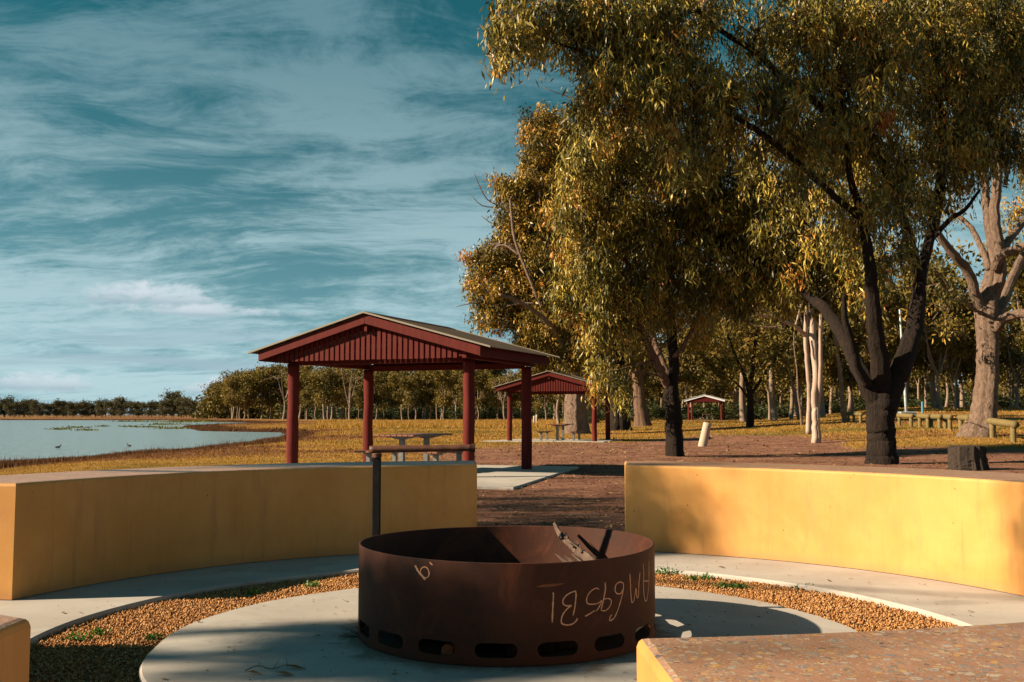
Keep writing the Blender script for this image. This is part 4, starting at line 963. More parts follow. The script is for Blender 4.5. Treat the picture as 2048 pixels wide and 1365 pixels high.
# --- slim gum with long hanging leaves, centre
bA = gat(1350, 913); YA = bA[1]
near_tree('slim gum with pale bark patches and hanging leaves, beside the leaning post', bA,
    [[(1352, 926, 20), (1350, 912, 18.5), (1349, 880, 17.5), (1348, 840, 16.5), (1344, 800, 16), (1343, 770, 13.5), (1348, 735, 11), (1346, 690, 10), (1342, 640, 9), (1339, 590, 7), (1340, 520, 6), (1348, 440, 5), (1352, 360, 4), (1345, 280, 3)],
     [(1338, 778, 9), (1320, 738, 8, -.3), (1296, 692, 7, -.6), (1281, 650, 6, -.8), (1270, 600, 5.5, -1), (1254, 520, 5, -1.3), (1236, 430, 4, -1.5), (1215, 340, 3, -1.7), (1190, 280, 2, -1.8)],
     [(1339, 760, 7.5, .1), (1322, 715, 6.5, .3), (1308, 680, 6, .5), (1302, 630, 5.5, .7), (1298, 560, 5, 1), (1296, 470, 4, 1.2), (1290, 370, 3, 1.4)],
     [(1348, 715, 5, -.1), (1368, 690, 4, -.4), (1385, 655, 3.2, -.7), (1400, 610, 2.5, -1), (1420, 540, 2, -1.2)],
     [(1254, 520, 3.5, -1.3), (1215, 500, 3, -1.6), (1175, 470, 2.4, -1.8), (1140, 430, 1.6, -2)],
     [(1340, 520, 4, 0), (1380, 470, 3.4, .3), (1420, 420, 2.8, .5), (1450, 380, 2, .6)]],
    [(1295, 255, 65, 55), (1225, 265, 55, 55, -1.5), (1185, 320, 50, 60, -1.7), (1150, 385, 50, 65, -1.9), (1235, 360, 75, 65, -1.4), (1335, 330, 70, 65, .2), (1425, 410, 70, 65, .3), (1335, 435, 75, 65, -.6), (1235, 460, 75, 65, -1.2),
     (1160, 470, 50, 70, -1.8), (1185, 555, 60, 60, -1.5), (1275, 560, 70, 60, -.8), (1365, 535, 65, 60, -.8), (1440, 500, 60, 60, -.5), (1210, 615, 50, 36, -1.3), (1185, 660, 24, 26, -1.5, .6), (1235, 665, 24, 28, -1, .6), (1290, 615, 40, 34, -.5, .7),
     (1390, 600, 45, 40, -.8), (1440, 575, 45, 40, -.5), (1150, 590, 36, 36, -1.7, .7), (1197, 740, 10, 36, -1.2, 1.3), (1240, 760, 9, 30, -1, 1.3), (1380, 380, 60, 60, .6), (1280, 620, 30, 24, .8, .6), (1180, 410, 60, 60, -.5), (1260, 300, 60, 60, .8)],
    YA, M['bark_dark'], M['leaf_near'], (0.215, 0.034), rg, clumps=44, per=92, clump_r=0.30, depth=1.4, limbbark=M['bark_mid'], hang=0.8, spread=0.5)

# --- tall gum behind the middle shelter
bB = gat(1152, 868); YB_ = bB[1]
near_tree('tall gum with a thick pale peeling trunk right behind the middle shelter', bB,
    [[(1154, 880, 33), (1152, 866, 27), (1151, 840, 23), (1151, 800, 21.5), (1150, 765, 21), (1147, 735, 19)],
     [(1147, 755, 8), (1132, 705, 6.5, -1), (1110, 665, 5.4, -2), (1090, 640, 4.6, -3), (1065, 620, 3.8, -4), (1030, 600, 3.5, -5), (1000, 590, 2.5, -6)],
     [(1150, 755, 10), (1160, 690, 8), (1158, 620, 7), (1145, 540, 5.5), (1130, 450, 4), (1110, 350, 3.5), (1095, 260, 2)],
     [(1158, 745, 10, 1), (1185, 700, 8, 2), (1205, 640, 7, 2), (1200, 550, 5, 2), (1190, 450, 4, 2)],
     [(1128, 695, 4.4, -1.2), (1095, 640, 3.6, -1.6), (1060, 560, 3, -2), (1030, 480, 3, -2), (1020, 400, 2, -2)]],
    [(1092, 238, 40, 30), (1080, 295, 40, 36), (1125, 330, 50, 50), (1022, 372, 30, 30), (1062, 400, 52, 52), (1030, 450, 36, 36), (1100, 470, 60, 52), (1000, 512, 42, 28), (955, 530, 24, 34), (1042, 540, 60, 44), (1005, 590, 50, 40), (985, 625, 30, 28),
     (1110, 560, 60, 52), (1150, 520, 52, 80, 2), (1150, 400, 52, 80, 2), (1125, 645, 50, 42, 1), (1058, 690, 26, 32), (1100, 715, 42, 34, 1), (1165, 715, 45, 40, 1), (1045, 630, 26, 26), (1190, 650, 45, 50, 2), (1130, 270, 40, 40, 2), (1190, 350, 50, 60, 3), (1200, 480, 50, 60, 3), (1075, 590, 45, 45, 0), (1080, 650, 40, 36, -1), (1060, 480, 45, 45, 1), (1110, 610, 45, 40, -1), (1140, 690, 40, 36, -1), (1090, 350, 40, 45, 1)],
    YB_, M['bark_pale'], M['leaf_gold'], (0.30, 0.09), rg, clumps=85, per=110, clump_r=0.55, depth=0.8, droop=0.8, spread=0.6, quad=True, twr=0.06,
    dead=[[(1085, 458, 2.2), (1035, 432, 2), (1005, 415, 1.7), (975, 400, 1.4), (958, 370, 1.1), (948, 345, .7)], [(1005, 415, 1.3), (965, 412, 1.1), (942, 390, .6)], [(1025, 465, 1.4), (985, 448, 1.2), (962, 432, .6)], [(1000, 604, 1.6), (945, 607, 1.2), (912, 614, .6)], [(945, 607, 1), (925, 600, .5)], [(1190, 210, 1.5), (1140, 195, 1.2), (1085, 175, .6)]])
# --- two more thick trunks beside it
bH = gat(1238, 862); YH = bH[1]
near_tree('dark wide-footed gum trunk half hidden right of the middle shelter', bH,
    [[(1240, 872, 34), (1238, 858, 26), (1237, 825, 20), (1232, 780, 17), (1226, 730, 15), (1218, 680, 12), (1212, 620, 9), (1215, 540, 6)], [(1228, 760, 8), (1245, 715, 7), (1255, 660, 6), (1265, 590, 4)]],
    [(1240, 600, 60, 60), (1220, 500, 60, 70), (1290, 520, 60, 60), (1200, 690, 40, 40), (1300, 640, 50, 50), (1255, 420, 60, 60)], YH, M['bark_dark'], M['leaf_gold'], (0.42, 0.12), rg, clumps=30, per=80, clump_r=0.9, depth=0.8, droop=0.8, spread=0.6, quad=True, twr=0.05)
bI = gat(1285, 853); YI = bI[1]
near_tree('brown gum trunk leaning left between the middle shelter and slim gum', bI,
    [[(1290, 862, 24), (1286, 850, 17), (1281, 815, 12.5), (1277, 770, 11), (1272, 730, 10), (1262, 690, 9), (1252, 650, 7), (1248, 590, 5)], [(1275, 760, 6), (1300, 715, 6), (1330, 690, 5), (1360, 650, 4), (1375, 600, 3)], [(1262, 700, 5), (1230, 690, 4), (1205, 650, 3)]],
    [(1290, 600, 55, 50), (1360, 620, 60, 50), (1330, 540, 60, 60), (1410, 660, 45, 40), (1225, 640, 45, 45), (1400, 560, 60, 60)], YI, M['bark_mid'], M['leaf_gold'], (0.42, 0.13), rg, clumps=30, per=80, clump_r=0.95, depth=0.8, droop=0.8, spread=0.6, quad=True, twr=0.05)
# --- pale gum, right edge
bD = gat(1962, 873); YD = bD[1]
near_tree('pale patchy-barked gum leaning beside the log rails at far right', bD,
    [[(1950, 882, 38.6), (1956, 870, 31.9), (1966, 845, 25.2), (1971, 800, 22.7), (1975, 760, 21), (1977, 710, 20.2), (1976, 660, 21), (1974, 620, 22.7), (1976, 590, 16.8), (1986, 540, 11.8, 0.1)],
     [(1968, 625, 11.8), (1950, 587, 10.1, -0.3), (1938, 547, 9.66, -0.6), (1911, 513, 8.4, -1), (1884, 480, 6.72, -1.3), (1867, 449, 5.88, -1.6), (1850, 410, 4.2, -2), (1820, 380, 2.94, -2.2)],
     [(1973, 610, 13.4), (1979, 570, 12.6), (1986, 510, 10.9, 0.2), (1978, 453, 9.24, 0.3), (1972, 402, 8.4, 0.4), (1968, 352, 6.72, 0.5), (1955, 290, 5.04, 0.6), (1945, 220, 3.36, 0.7)],
     [(1984, 600, 11.8), (2000, 554, 10.9, -0.3), (1999, 496, 10.1, -0.4), (1989, 436, 9.66, -0.5), (1994, 368, 8.82, -0.6), (1995, 301, 7.56, -0.6), (1993, 250, 5.88, -0.6), (1988, 180, 5.04, -0.5), (1996, 90, 3.36, -0.4), (2000, 0, 2.52, -0.3)],
     [(1990, 540, 9.24, -0.4), (2000, 513, 8.4, -0.8), (2022, 503, 8.4, -1.2), (2048, 493, 7.98, -1.6), (2090, 480, 6.72, -2), (2140, 470, 5.04, -2.4)],
     [(1999, 520, 8.4, 0), (2012, 490, 7.98, 0.5), (2029, 466, 7.56, 1), (2050, 440, 7.14, 1.5), (2085, 395, 5.88, 2)],
     [(1992, 640, 10.9), (2005, 605, 10.1, 0.5), (2018, 575, 9.66, 1), (2036, 530, 8.4, 1.5), (2065, 480, 7.56, 2), (2090, 420, 5.88, 2.4)],
     [(1990, 660, 10.1, -0.3), (2005, 640, 9.24, -0.6), (2025, 631, 8.82, -1), (2055, 628, 8.4, -1.5), (2100, 640, 6.72, -2)],
     [(1978, 540, 6.72), (1965, 503, 6.3, 0.3), (1942, 456, 5.46, 0.6), (1915, 432, 4.62, 1), (1892, 418, 3.36, 1.3)],
     [(1952, 622, 4.2, -0.2), (1925, 600, 3.36, -0.8), (1901, 577, 2.86, -1.2), (1884, 553, 2.18, -1.5), (1868, 540, 1.34, -1.8)],
     [(2005, 300, 4.2, -0.6), (2012, 290, 3.78, -0.8), (2018, 320, 4.2, -0.7), (2010, 370, 4.2, -0.6)],
     [(1920, 595, 1.68, -1), (1890, 610, 1.34, -1.2), (1865, 640, 1.01, -1.4)], [(1905, 580, 1.68, -1.2), (1880, 590, 1.18, -1.4), (1850, 585, 0.84, -1.6)]],
    [(2040, 420, 26, 36, 3), (1955, 170, 50, 55), (2020, 120, 50, 55), (1935, 60, 55, 55), (2035, 240, 28, 36, -.5), (1925, 290, 34, 36, .5, .6), (1890, 610, 50, 40, -1.4, .3), (1850, 560, 40, 40, -1.5, .3), (2060, 330, 30, 50, 1), (1850, 400, 35, 30, -2, .6), (1905, 400, 30, 30, 1, .5), (2000, 30, 60, 50)],
    YD, M['bark_pale'], M['leaf_gold'], (0.22, 0.055), rg, clumps=26, per=85, clump_r=0.5, depth=1.0, twr=0.03, droop=0.8, spread=0.5)
# --- white dead-looking gum
bE = gat(1632, 886); YE = bE[1]
near_tree('white-barked gum with bare limbs reaching left, in the open dirt', bE,
    [[(1634, 893, 10.2), (1632, 882, 9.05), (1632, 850, 7.8), (1631, 825, 7.41), (1630, 806, 3.9)],
     [(1631, 825, 5.66), (1628, 800, 6.22), (1632, 760, 6.22), (1628, 700, 6.79, 0.3), (1624, 650, 7.35, 0.6), (1621, 600, 6.79, 0.8), (1618, 540, 5.66, 1), (1612, 470, 4.52, 1.2)],
     [(1634, 822, 4.52), (1638, 790, 4.52), (1641, 740, 4.07, -0.3), (1641, 680, 3.62, -0.5), (1643, 600, 3.39, -0.7), (1646, 530, 2.71, -0.9)],
     [(1617, 868, 6.22, 1.5), (1618, 830, 5.66, 1.4), (1619, 790, 5.2, 1.2), (1616, 740, 4.98, 1), (1612, 690, 4.98, 0.8), (1612, 640, 4.52, 0.6), (1615, 590, 4.52, 0.5), (1614, 520, 3.39, 0.4)],
     [(1611, 672, 4.52, 0.7), (1597, 658, 3.85, 0.4), (1585, 650, 3.62, 0.2), (1568, 644, 3.17, 0), (1550, 632, 2.71, -0.2), (1540, 634, 2.26, -0.3), (1520, 630, 2.04, -0.5), (1508, 618, 1.7, -0.7), (1483, 615, 1.24, -0.9)],
     [(1550, 632, 1.81, -0.2), (1540, 625, 1.58, -0.3), (1520, 620, 1.36, -0.4), (1505, 612, 1.02, -0.5)],
     [(1590, 655, 2.26, 0.4), (1600, 620, 1.92, 0.5), (1604, 595, 1.47, 0.6)], [(1568, 652, 1.81, 0.1), (1530, 655, 1.36, -0.2), (1495, 646, 0.905, -0.4)]],
    [(1640, 480, 50, 40, 1, .6), (1600, 430, 50, 40, 1, .6), (1660, 560, 30, 30, 0, .4)],
    YE, M['bark_white'], M['leaf_gold'], (0.24, 0.06), rg, clumps=12, per=30, clump_r=0.5, limbbark=M['bark_white'], twr=0.02)
# --- small dark tree left of it, and slender saplings
bF = gat(1500, 856); YF_ = bF[1]
near_tree('small dark bushy tree right of the farthest shelter', bF,
    [[(1501, 862, 9), (1500, 853, 7.5), (1501, 820, 6.5), (1500, 790, 6), (1498, 770, 5.5)], [(1498, 785, 4), (1488, 750, 3.4), (1470, 710, 3), (1455, 670, 2)], [(1500, 780, 4.5), (1505, 740, 4), (1510, 690, 3), (1515, 650, 2)], [(1502, 790, 3.5), (1525, 755, 3), (1550, 720, 2.4), (1570, 690, 1.6)], [(1499, 800, 2.6), (1485, 780, 2.4), (1473, 766, 1.6)]],
    [(1460, 700, 40, 36), (1500, 670, 42, 36), (1545, 700, 42, 34), (1580, 690, 32, 28), (1500, 730, 42, 26), (1445, 740, 28, 24), (1560, 740, 30, 24), (1480, 640, 40, 30), (1540, 650, 40, 30)],
    YF_, M['bark_dark'], M['leaf_far'], (0.26, 0.10), rg, clumps=22, per=44, clump_r=0.75, depth=0.9, quad=True, droop=0.4, spread=0.7, twr=0.04)
for k, (px, py, pts, lb) in enumerate(((1690, 846, [(1690, 846, 5), (1684, 790, 4.5), (1680, 740, 4), (1672, 690, 3.2), (1668, 640, 2.4)], 'pale slender sapling just left of the big dark trunk'),
                              (1600, 840, [(1598, 838, 3.2), (1592, 800, 3), (1586, 775, 2.6), (1580, 740, 2), (1570, 700, 1.4)], 'thin pale broken sapling left of the white gum'),
                              (1604, 852, [(1604, 852, 2.6), (1600, 815, 2.4), (1596, 790, 2), (1594, 740, 1.6), (1588, 690, 1.2), (1590, 640, .9)], 'thin bent stem standing close to the white gum'))):
    bq = gat(px, py)
    near_tree(lb, bq, [pts], [(pts[-1][0], pts[-1][1], 26, 30, 0, .5), (pts[-2][0], pts[-2][1], 24, 24, 0, .4)], bq[1], M['bark_pale'], M['leaf_far'], (0.3, 0.1), rg, clumps=9, per=26, clump_r=0.6, quad=True, twr=0.02, name='sapling')

# --- background tree kinds, one mesh each, copied
def bg_kind(seed, h, tr, crown_lo, cw, nleaf, leafm, bark, lsz, bare=False, lean=0.03, forks=3, name='wood_tree'):
    rg_ = np.random.default_rng(seed); V = []; F = []; n = 0; tips = []
    def add(pts, rad, sides, res=2):
        nonlocal n
        v, f = tube_np(pts, rad, sides, 0.04, rg_, res, False); V.append(v); F.append(np.array(f) + n); n += len(v)
    top = np.array([rg_.normal() * lean * h, rg_.normal() * lean * h, h * 0.62])
    fk = np.array([top[0] * 0.4, top[1] * 0.4, h * crown_lo * rg_.uniform(0.75, 1.05)])
    add([(0, 0, -0.3), (0, 0, 0.2), fk * [0.6, 0.6, 0.5] + rg_.normal(size=3) * [0.12, 0.12, 0], fk], [tr * 1.35, tr * 1.05, tr * 0.88, tr * 0.75], 8, 3)
    for k in range(forks):
        a = k * 2 * math.pi / forks + rg_.uniform(-0.5, 0.5); rr_ = cw * rg_.uniform(0.35, 0.75)
        e = np.array([fk[0] + math.cos(a) * rr_, fk[1] + math.sin(a) * rr_, h * rg_.uniform(0.72, 0.95)])
        m_ = (fk + e) / 2 + np.array([math.cos(a), math.sin(a), 0.1]) * rr_ * 0.15 + rg_.normal(size=3) * 0.25
        add([fk, m_, e], [tr * 0.62, tr * 0.4, tr * 0.12], 6, 3)
        for j in range(5 if bare else 4):
            f_ = rg_.uniform(0.3, 0.95); p0 = (fk * (1 - f_) + m_ * f_) if f_ < 0.5 else (m_ * (1 - f_) + e * f_)
            d = rg_.normal(size=3) * [1, 1, 0.5] + [math.cos(a) * 0.5, math.sin(a) * 0.5, 0.7]; d /= np.linalg.norm(d)
            p1 = p0 + d * cw * rg_.uniform(0.35, 0.75); p1[2] = min(p1[2], h)
            pm = (p0 + p1) / 2 + rg_.normal(size=3) * 0.2
            add([p0, pm, p1], [tr * 0.26, tr * 0.17, tr * 0.05], 5, 2); tips += [p1, pm]
            if bare:
                for _ in range(4):
                    b0 = pm * rg_.uniform(0.2, 1) + p1 * 0.0; f2 = rg_.uniform(0, 1); b0 = pm * (1 - f2) + p1 * f2
                    d2 = d + rg_.normal(size=3) * 0.6; add([b0, b0 + d2 * cw * rg_.uniform(0.12, 0.3)], [tr * 0.08, tr * 0.03], 4, 1)
        tips.append(e); tips.append((e + m_) / 2)
    tm = mesh_np('trunk', np.concatenate(V), [np.concatenate(F)], bark, True)
    tips = np.array(tips); cl = []
    for p0 in tips:
        for _ in range(1 if bare else 3): cl.append(p0 + rg_.normal(size=3) * cw * 0.17)
    if not bare:
        for _ in range(26):
            g = rg_.normal(size=3); g /= np.linalg.norm(g); cl.append(np.array([top[0], top[1], h * (crown_lo + 1.0) / 2]) + g * [cw * 0.62, cw * 0.62, h * (1 - crown_lo) * 0.43])
    cl = np.array(cl); cl = cl[rg_.permutation(len(cl))]; per = max(3, nleaf // len(cl)); P_ = []; T_ = []
    for c_ in cl:
        sc = cw * rg_.uniform(0.11, 0.20); P_.append(c_ + rg_.normal(size=(per, 3)) * [sc, sc, sc * 0.8]); T_.append(np.clip(rg_.normal(0.5, 0.2) + rg_.normal(size=per) * 0.14, 0, 1))
    cm = quad_leaf_mesh('crown', np.concatenate(P_), lsz, lsz * 0.5, rg_, 0.6, 0.7, leafm, np.concatenate(T_))
    return name, tm, cm
def place(kind, x, y, sc, rz, label, group, zoff=0.0, sxy=1.0):
    name, tm, cm = kind
    r = bpy.data.objects.new(name, None); COL.objects.link(r); r.location = (x, y, float(zt(x, y)) + zoff); r.rotation_euler = (0, 0, rz); r.scale = (sc * sxy, sc * sxy, sc)
    tag(r, label, 'tree', group)
    o_ = bpy.data.objects.new('trunk', tm); COL.objects.link(o_); o_.parent = r
    o_ = bpy.data.objects.new('crown', cm); COL.objects.link(o_); o_.parent = r
    return r
KM = [bg_kind(200 + k, 12.5, 0.17 + 0.04 * (k % 3), 0.30, 2.7 + 0.4 * (k % 3), 3400, M['leaf_far'], M['bark_far'], 0.50, name='wood_tree', forks=3 + k % 2) for k in range(6)]
KS = [bg_kind(300 + k, 11.5, 0.12, 0.30, 2.0, 2000, M['leaf_far'], M['bark_far'], 0.48, name='slender_tree', forks=2 + k % 2, lean=0.07) for k in range(4)]
KB = [bg_kind(400 + k, 13.0, 0.26, 0.30, 3.4, 170, M['leaf_far'], M['bark_far'], 0.4, bare=True, name='bare_tree', forks=4) for k in range(3)]
KL = [bg_kind(500 + k, 11.0, 0.20, 0.14, 3.4, 2000, M['leaf_lake'], M['bark_far'], 0.70, name='lakeshore_tree', forks=3) for k in range(5)]
def by(px, *seg):
    for lim, txt in seg:
        if px < lim: return txt
    return seg[-1][1]
R_ = random.Random(5)
# far side of the lake
for k in range(84):
    px = -70 + k * 6.1 + R_.uniform(-4, 4); Y = R_.uniform(455, 600) if k % 3 else R_.uniform(440, 480)
    Y = Y * (1.0 if px < 330 else 0.86)
    p = gY(px, Y); place(KL[R_.randrange(5)], p[0], p[1], R_.uniform(0.50, 0.74) * (1.25 if R_.random() < 0.13 else 1), R_.uniform(0, 6.28), 'dark eucalypt across the lake, ' + by(px, (150, 'at the left end of the far tree line'), (300, 'in the middle of the far tree line'), (999, 'where the far tree line meets the taller grove')), 'trees across the lake, ' + by(px, (150, 'left end'), (300, 'middle'), (999, 'right end')), 0, 1.3)
# rising grove between lake and first post
for k in range(34):
    px = 430 + k * 4.6 + R_.uniform(-5, 5); Y = R_.uniform(280, 400)
    p = gY(px, Y); place(KM[R_.randrange(6)], p[0], p[1], np.interp(px, [430, 470, 540], [0.85, 1.1, 1.32]) * Y / 330 * R_.uniform(0.85, 1.1), R_.uniform(0, 6.28), 'olive tree in the grove at the end of the lake, ' + by(px, (500, 'on its low left edge'), (999, 'beside the first shelter post')), 'trees at the end of the lake, ' + by(px, (500, 'left edge'), (999, 'by the post')), 0, 1.1)
# grove seen under the shelter roof
for k in range(66):
    px = 585 + k * 8.4 + R_.uniform(-8, 8); Y = R_.uniform(205, 300) if k % 4 else R_.uniform(180, 215)
    p = gY(px, Y); kd = (KM, KS, KM)[k % 3]
    place(kd[R_.randrange(len(kd))], p[0], p[1], Y / 235 * R_.uniform(0.75, 1.25) * (0.92 if px < 720 else 1.0), R_.uniform(0, 6.28), 'pale-trunked gum behind the dry field, ' + by(px, (740, 'seen between the two left shelter posts'), (940, 'seen between the middle shelter posts'), (1050, 'seen between the two right shelter posts'), (9999, 'above the middle shelter')), 'grove behind the dry field, ' + by(px, (740, 'left posts'), (940, 'middle posts'), (1050, 'right posts'), (9999, 'by the middle shelter')))
for px, Y, sc, j, lb in ((568, 262, 1.18, 0, 'bare tree standing against the sky left of the first shelter post'), (664, 232, 1.0, 1, 'big bare spreading tree in the gap between the two left shelter posts'), (536, 330, 1.2, 2, 'bare grey tree rising over the grove by the lake'), (700, 170, .75, 2, 'thin pale leaning tree in the field left of the second post'), (1010, 190, .72, 0, 'sparse pale tree seen between the right shelter posts')):
    p = gY(px, Y); place(KB[j], p[0], p[1], sc, R_.uniform(0, 6.28), lb, None)
# wood at the right
for k in range(92):
    px = 1120 + k * 10.6 + R_.uniform(-10, 10); Y = R_.uniform(105, 240) if k % 5 else R_.uniform(90, 115)
    if 1270 < px < 1480 and Y < 150: Y = R_.uniform(150, 230)
    if 1780 < px < 1850 and Y < 105: Y = R_.uniform(112, 160)
    p = gY(px, Y); kd = (KM, KS, KM, KM)[k % 4]
    place(kd[R_.randrange(len(kd))], p[0], p[1], R_.uniform(0.75, 1.45) * (1.15 if px < 1700 else 1.0), R_.uniform(0, 6.28), 'olive gum in the wood, ' + by(px, (1340, 'left of the slim gum trunk'), (1480, 'behind the farthest shelter'), (1640, 'between farthest shelter and white gum'), (1780, 'between white gum and big dark trunk'), (1940, 'between big dark trunk and pale gum'), (9999, 'right of the pale gum trunk')), 'wood behind the dirt ground, ' + by(px, (1340, 'left of the slim gum'), (1480, 'behind the shelter'), (1640, 'left of the white gum'), (1780, 'left of the dark trunk'), (1940, 'left of the pale gum'), (9999, 'right of the pale gum')))
for px, Y, sc, j, lb in ((1880, 100, .8, 0, 'bare crooked tree left of the pale gum'), (2030, 110, .8, 1, 'bare twiggy tree right of the pale gum'), (1760, 120, .9, 2, 'bare tree behind the big dark trunk')):
    p = gY(px, Y); place(KB[j], p[0], p[1], sc, R_.uniform(0, 6.28), lb, None)
# the wood goes on behind as one mass
rgw = np.random.default_rng(55); P_ = []; T_ = []; T0 = []; T1 = []
for k in range(420):
    px = rgw.uniform(400, 2160); Yq = rgw.uniform(250, 380) if px > 1100 else rgw.uniform(310, 420)
    p = gY(px, Yq); hh_ = rgw.uniform(6, 11) * (0.8 if px < 560 else 1.0); m_ = 60
    for _ in range(3):
        c_ = p + [rgw.normal() * 1.5, rgw.normal() * 1.5, hh_ * rgw.uniform(0.25, 0.95)]
        P_.append(c_ + rgw.normal(size=(m_, 3)) * [1.3, 1.3, 1.3]); T_.append(np.clip(rgw.normal(0.45, 0.18) + rgw.normal(size=m_) * 0.12, 0, 1))
    for _ in range(2):
        P_.append(p + [0, 0, 1.2] + rgw.normal(size=(40, 3)) * [2.2, 1.5, 0.7]); T_.append(np.clip(rgw.normal(0.25, 0.15, 40), 0, 1))
    T0.append(p - [0, 0, 0.5]); T1.append(p + [rgw.normal() * 0.8, 0, hh_ * 0.9])
P_ = np.concatenate(P_); T_ = np.concatenate(T_)
fw = tag(obj('distant_woods', quad_leaf_mesh('distant_woods', P_, 1.3, 0.75, rgw, 0.4, 0.8, M['leaf_far'], T_)), kind='stuff')
V, F = twig_np(T0, T1, rgw, 0.16, 0.05, 4, 5, 0.0); obj('trunks', mesh_np('trunks', V, [F], M['bark_far'], True), fw)
# tree tops showing over the shelter roof
for px, Y, sc, wh in ((905, 260, 1.55, 'leftmost'), (925, 262, 1.5, 'middle one'), (990, 250, 1.6, 'rightmost')):
    p = gY(px, Y); place(KS[R_.randrange(4)], p[0], p[1], sc, R_.uniform(0, 6.28), wh + ' of three tall gum tops showing over the shelter roof', 'tall gums over the shelter roof')
# shrubs on the edge of the wood
def shrub_mesh(seed):
    rg_ = np.random.default_rng(seed); c_ = rg_.normal(size=(14, 3)) * [0.7, 0.7, 0.35] + [0, 0, 0.75]
    P_ = np.concatenate([q_ + rg_.normal(size=(55, 3)) * 0.26 for q_ in c_]); P_[:, 2] = np.abs(P_[:, 2])
    V, F = twig_np([np.array([0, 0, -0.1])] * 14, list(c_), rg_, 0.03)
    return quad_leaf_mesh('foliage', P_, 0.24, 0.12, rg_, 0.2, 0.9, M['shrub'], np.clip(rg_.normal(0.5, 0.25, len(P_)), 0, 1)), mesh_np('stems', V, [F], M['twig'], True)
SHR = [shrub_mesh(600 + k) for k in range(3)]
for k in range(86):
    px = 1130 + k * 21 + R_.uniform(-14, 14) if k < 46 else 600 + (k - 46) * 13 + R_.uniform(-12, 12); Y = R_.uniform(125, 230) if k < 46 else R_.uniform(225, 300)
    if k < 46 and px > 2090: px = 1130 + (px - 2090) * 3
    if 1370 < px < 1460: Y = R_.uniform(135, 165)
    p = gY(px, Y); r = bpy.data.objects.new('shrub', None); COL.objects.link(r); r.location = p; s_ = R_.uniform(0.8, 1.6) * Y / 160; r.scale = (s_ * 1.7, s_ * 1.7, s_); r.rotation_euler = (0, 0, R_.uniform(0, 6.28))
    wh = by(px, (740, 'seen between the two left shelter posts'), (940, 'seen between the middle shelter posts'), (1130, 'behind the right shelter posts'), (1340, 'left of the slim gum trunk'), (1640, 'around the farthest shelter'), (1940, 'either side of the big dark trunk'), (9999, 'right of the pale gum trunk'))
    tag(r, 'dark green shrub under the trees, ' + wh, 'shrub', 'shrubs ' + wh)
    fm, sm = SHR[k % 3]
    for nm, me in (('foliage', fm), ('stems', sm)):
        o_ = bpy.data.objects.new(nm, me); COL.objects.link(o_); o_.parent = r

# --- trees out of frame to the left, whose shade falls across the plaza
LD = np.array(LDIR)
def shade_tree(label, base, targets, rng):
    """crown clumps hung where they shade the target points (x, y, z, spread x, spread y, distance, count, clump sizes, leaves)"""
    base = np.array(base, float); root = thing('gum_tree', label, 'tree', tuple(base))
    P_ = []; T0 = []; T1 = []; tn = []; C_ = []; K_ = []
    for tg in targets:
        x, y, z, sx, sy, dist, ncl = tg[:7]; cs = tg[7] if len(tg) > 7 else (0.26, 0.26, 0.32); nl = tg[8] if len(tg) > 8 else 46
        for _ in range(ncl):
            q_ = np.array([x + rng.normal() * sx, y + rng.normal() * sy, z]) - LD * (dist + rng.normal() * 0.8)
            C_.append(q_ - base); K_.append((cs, nl))
    C_ = np.array(C_); cen = C_.mean(0); fk = np.array([cen[0] * 0.25, cen[1] * 0.25, max(2.2, C_[:, 2].min() * 0.6)])
    MB().tube([(0, 0, -0.3), (0, 0, 0.1), fk * [0.5, 0.5, 0.5], fk], [0.42, 0.34, 0.28, 0.25], 14, 0.05, rng, True, 4).build('trunk', M['bark_dark'], root, smooth=True)
    hubs = C_[rng.choice(len(C_), min(7, len(C_)), False)] - [0, 0, 0.5]; sk = []
    for h_ in hubs:
        m_ = (fk + h_) / 2 + [0, 0, 0.4]; pts, rad = catmull(np.array([fk, m_, h_]), np.array([0.11, 0.06, 0.02]), 6); sk.append(pts)
        MB().tube(pts, rad, 8, 0.04, rng).build('limb', M['bark_mid'], root, smooth=True)
    SK = np.concatenate(sk)
    for c_, (cs, nl) in zip(C_, K_):
        T0.append(SK[np.argmin(np.linalg.norm(SK - c_, axis=1))]); T1.append(c_)
        m_ = int(nl * rng.uniform(0.6, 1.4)); P_.append(c_ + rng.normal(size=(m_, 3)) * cs); tn.append(np.clip(rng.normal(0.5, 0.2, m_), 0, 1))
    tag(obj('crown', leaf_mesh('crown', np.concatenate(P_), 0.24, 0.05, rng, 1.0, 0.4, M['leaf_near'], np.concatenate(tn)), root), kind='stuff')
    V, F = twig_np(T0, T1, rng, 0.012); tag(obj('twigs', mesh_np('twigs', V, [F], M['twig'], True), root), kind='stuff')
rs = np.random.default_rng(77)
thin = (0.22, 0.045, 0.10)
shade_tree('gum standing left of the camera view, shading the lake-side bench', (-17.5, 8.8, 0),
    [(-1.0, 9.7, 0.78, 0.65, 0.30, 19, 26), (1.25, 9.45, 0.5, 0.16, 0.10, 21, 5), (1.35, 9.32, 0.2, 0.25, 0.10, 21, 4, (0.2, 0.1, 0.2), 36), (3.50, 7.05, 0.55, 0.05, 0.10, 22, 3, (0.12, 0.12, 0.25), 26)], rs)
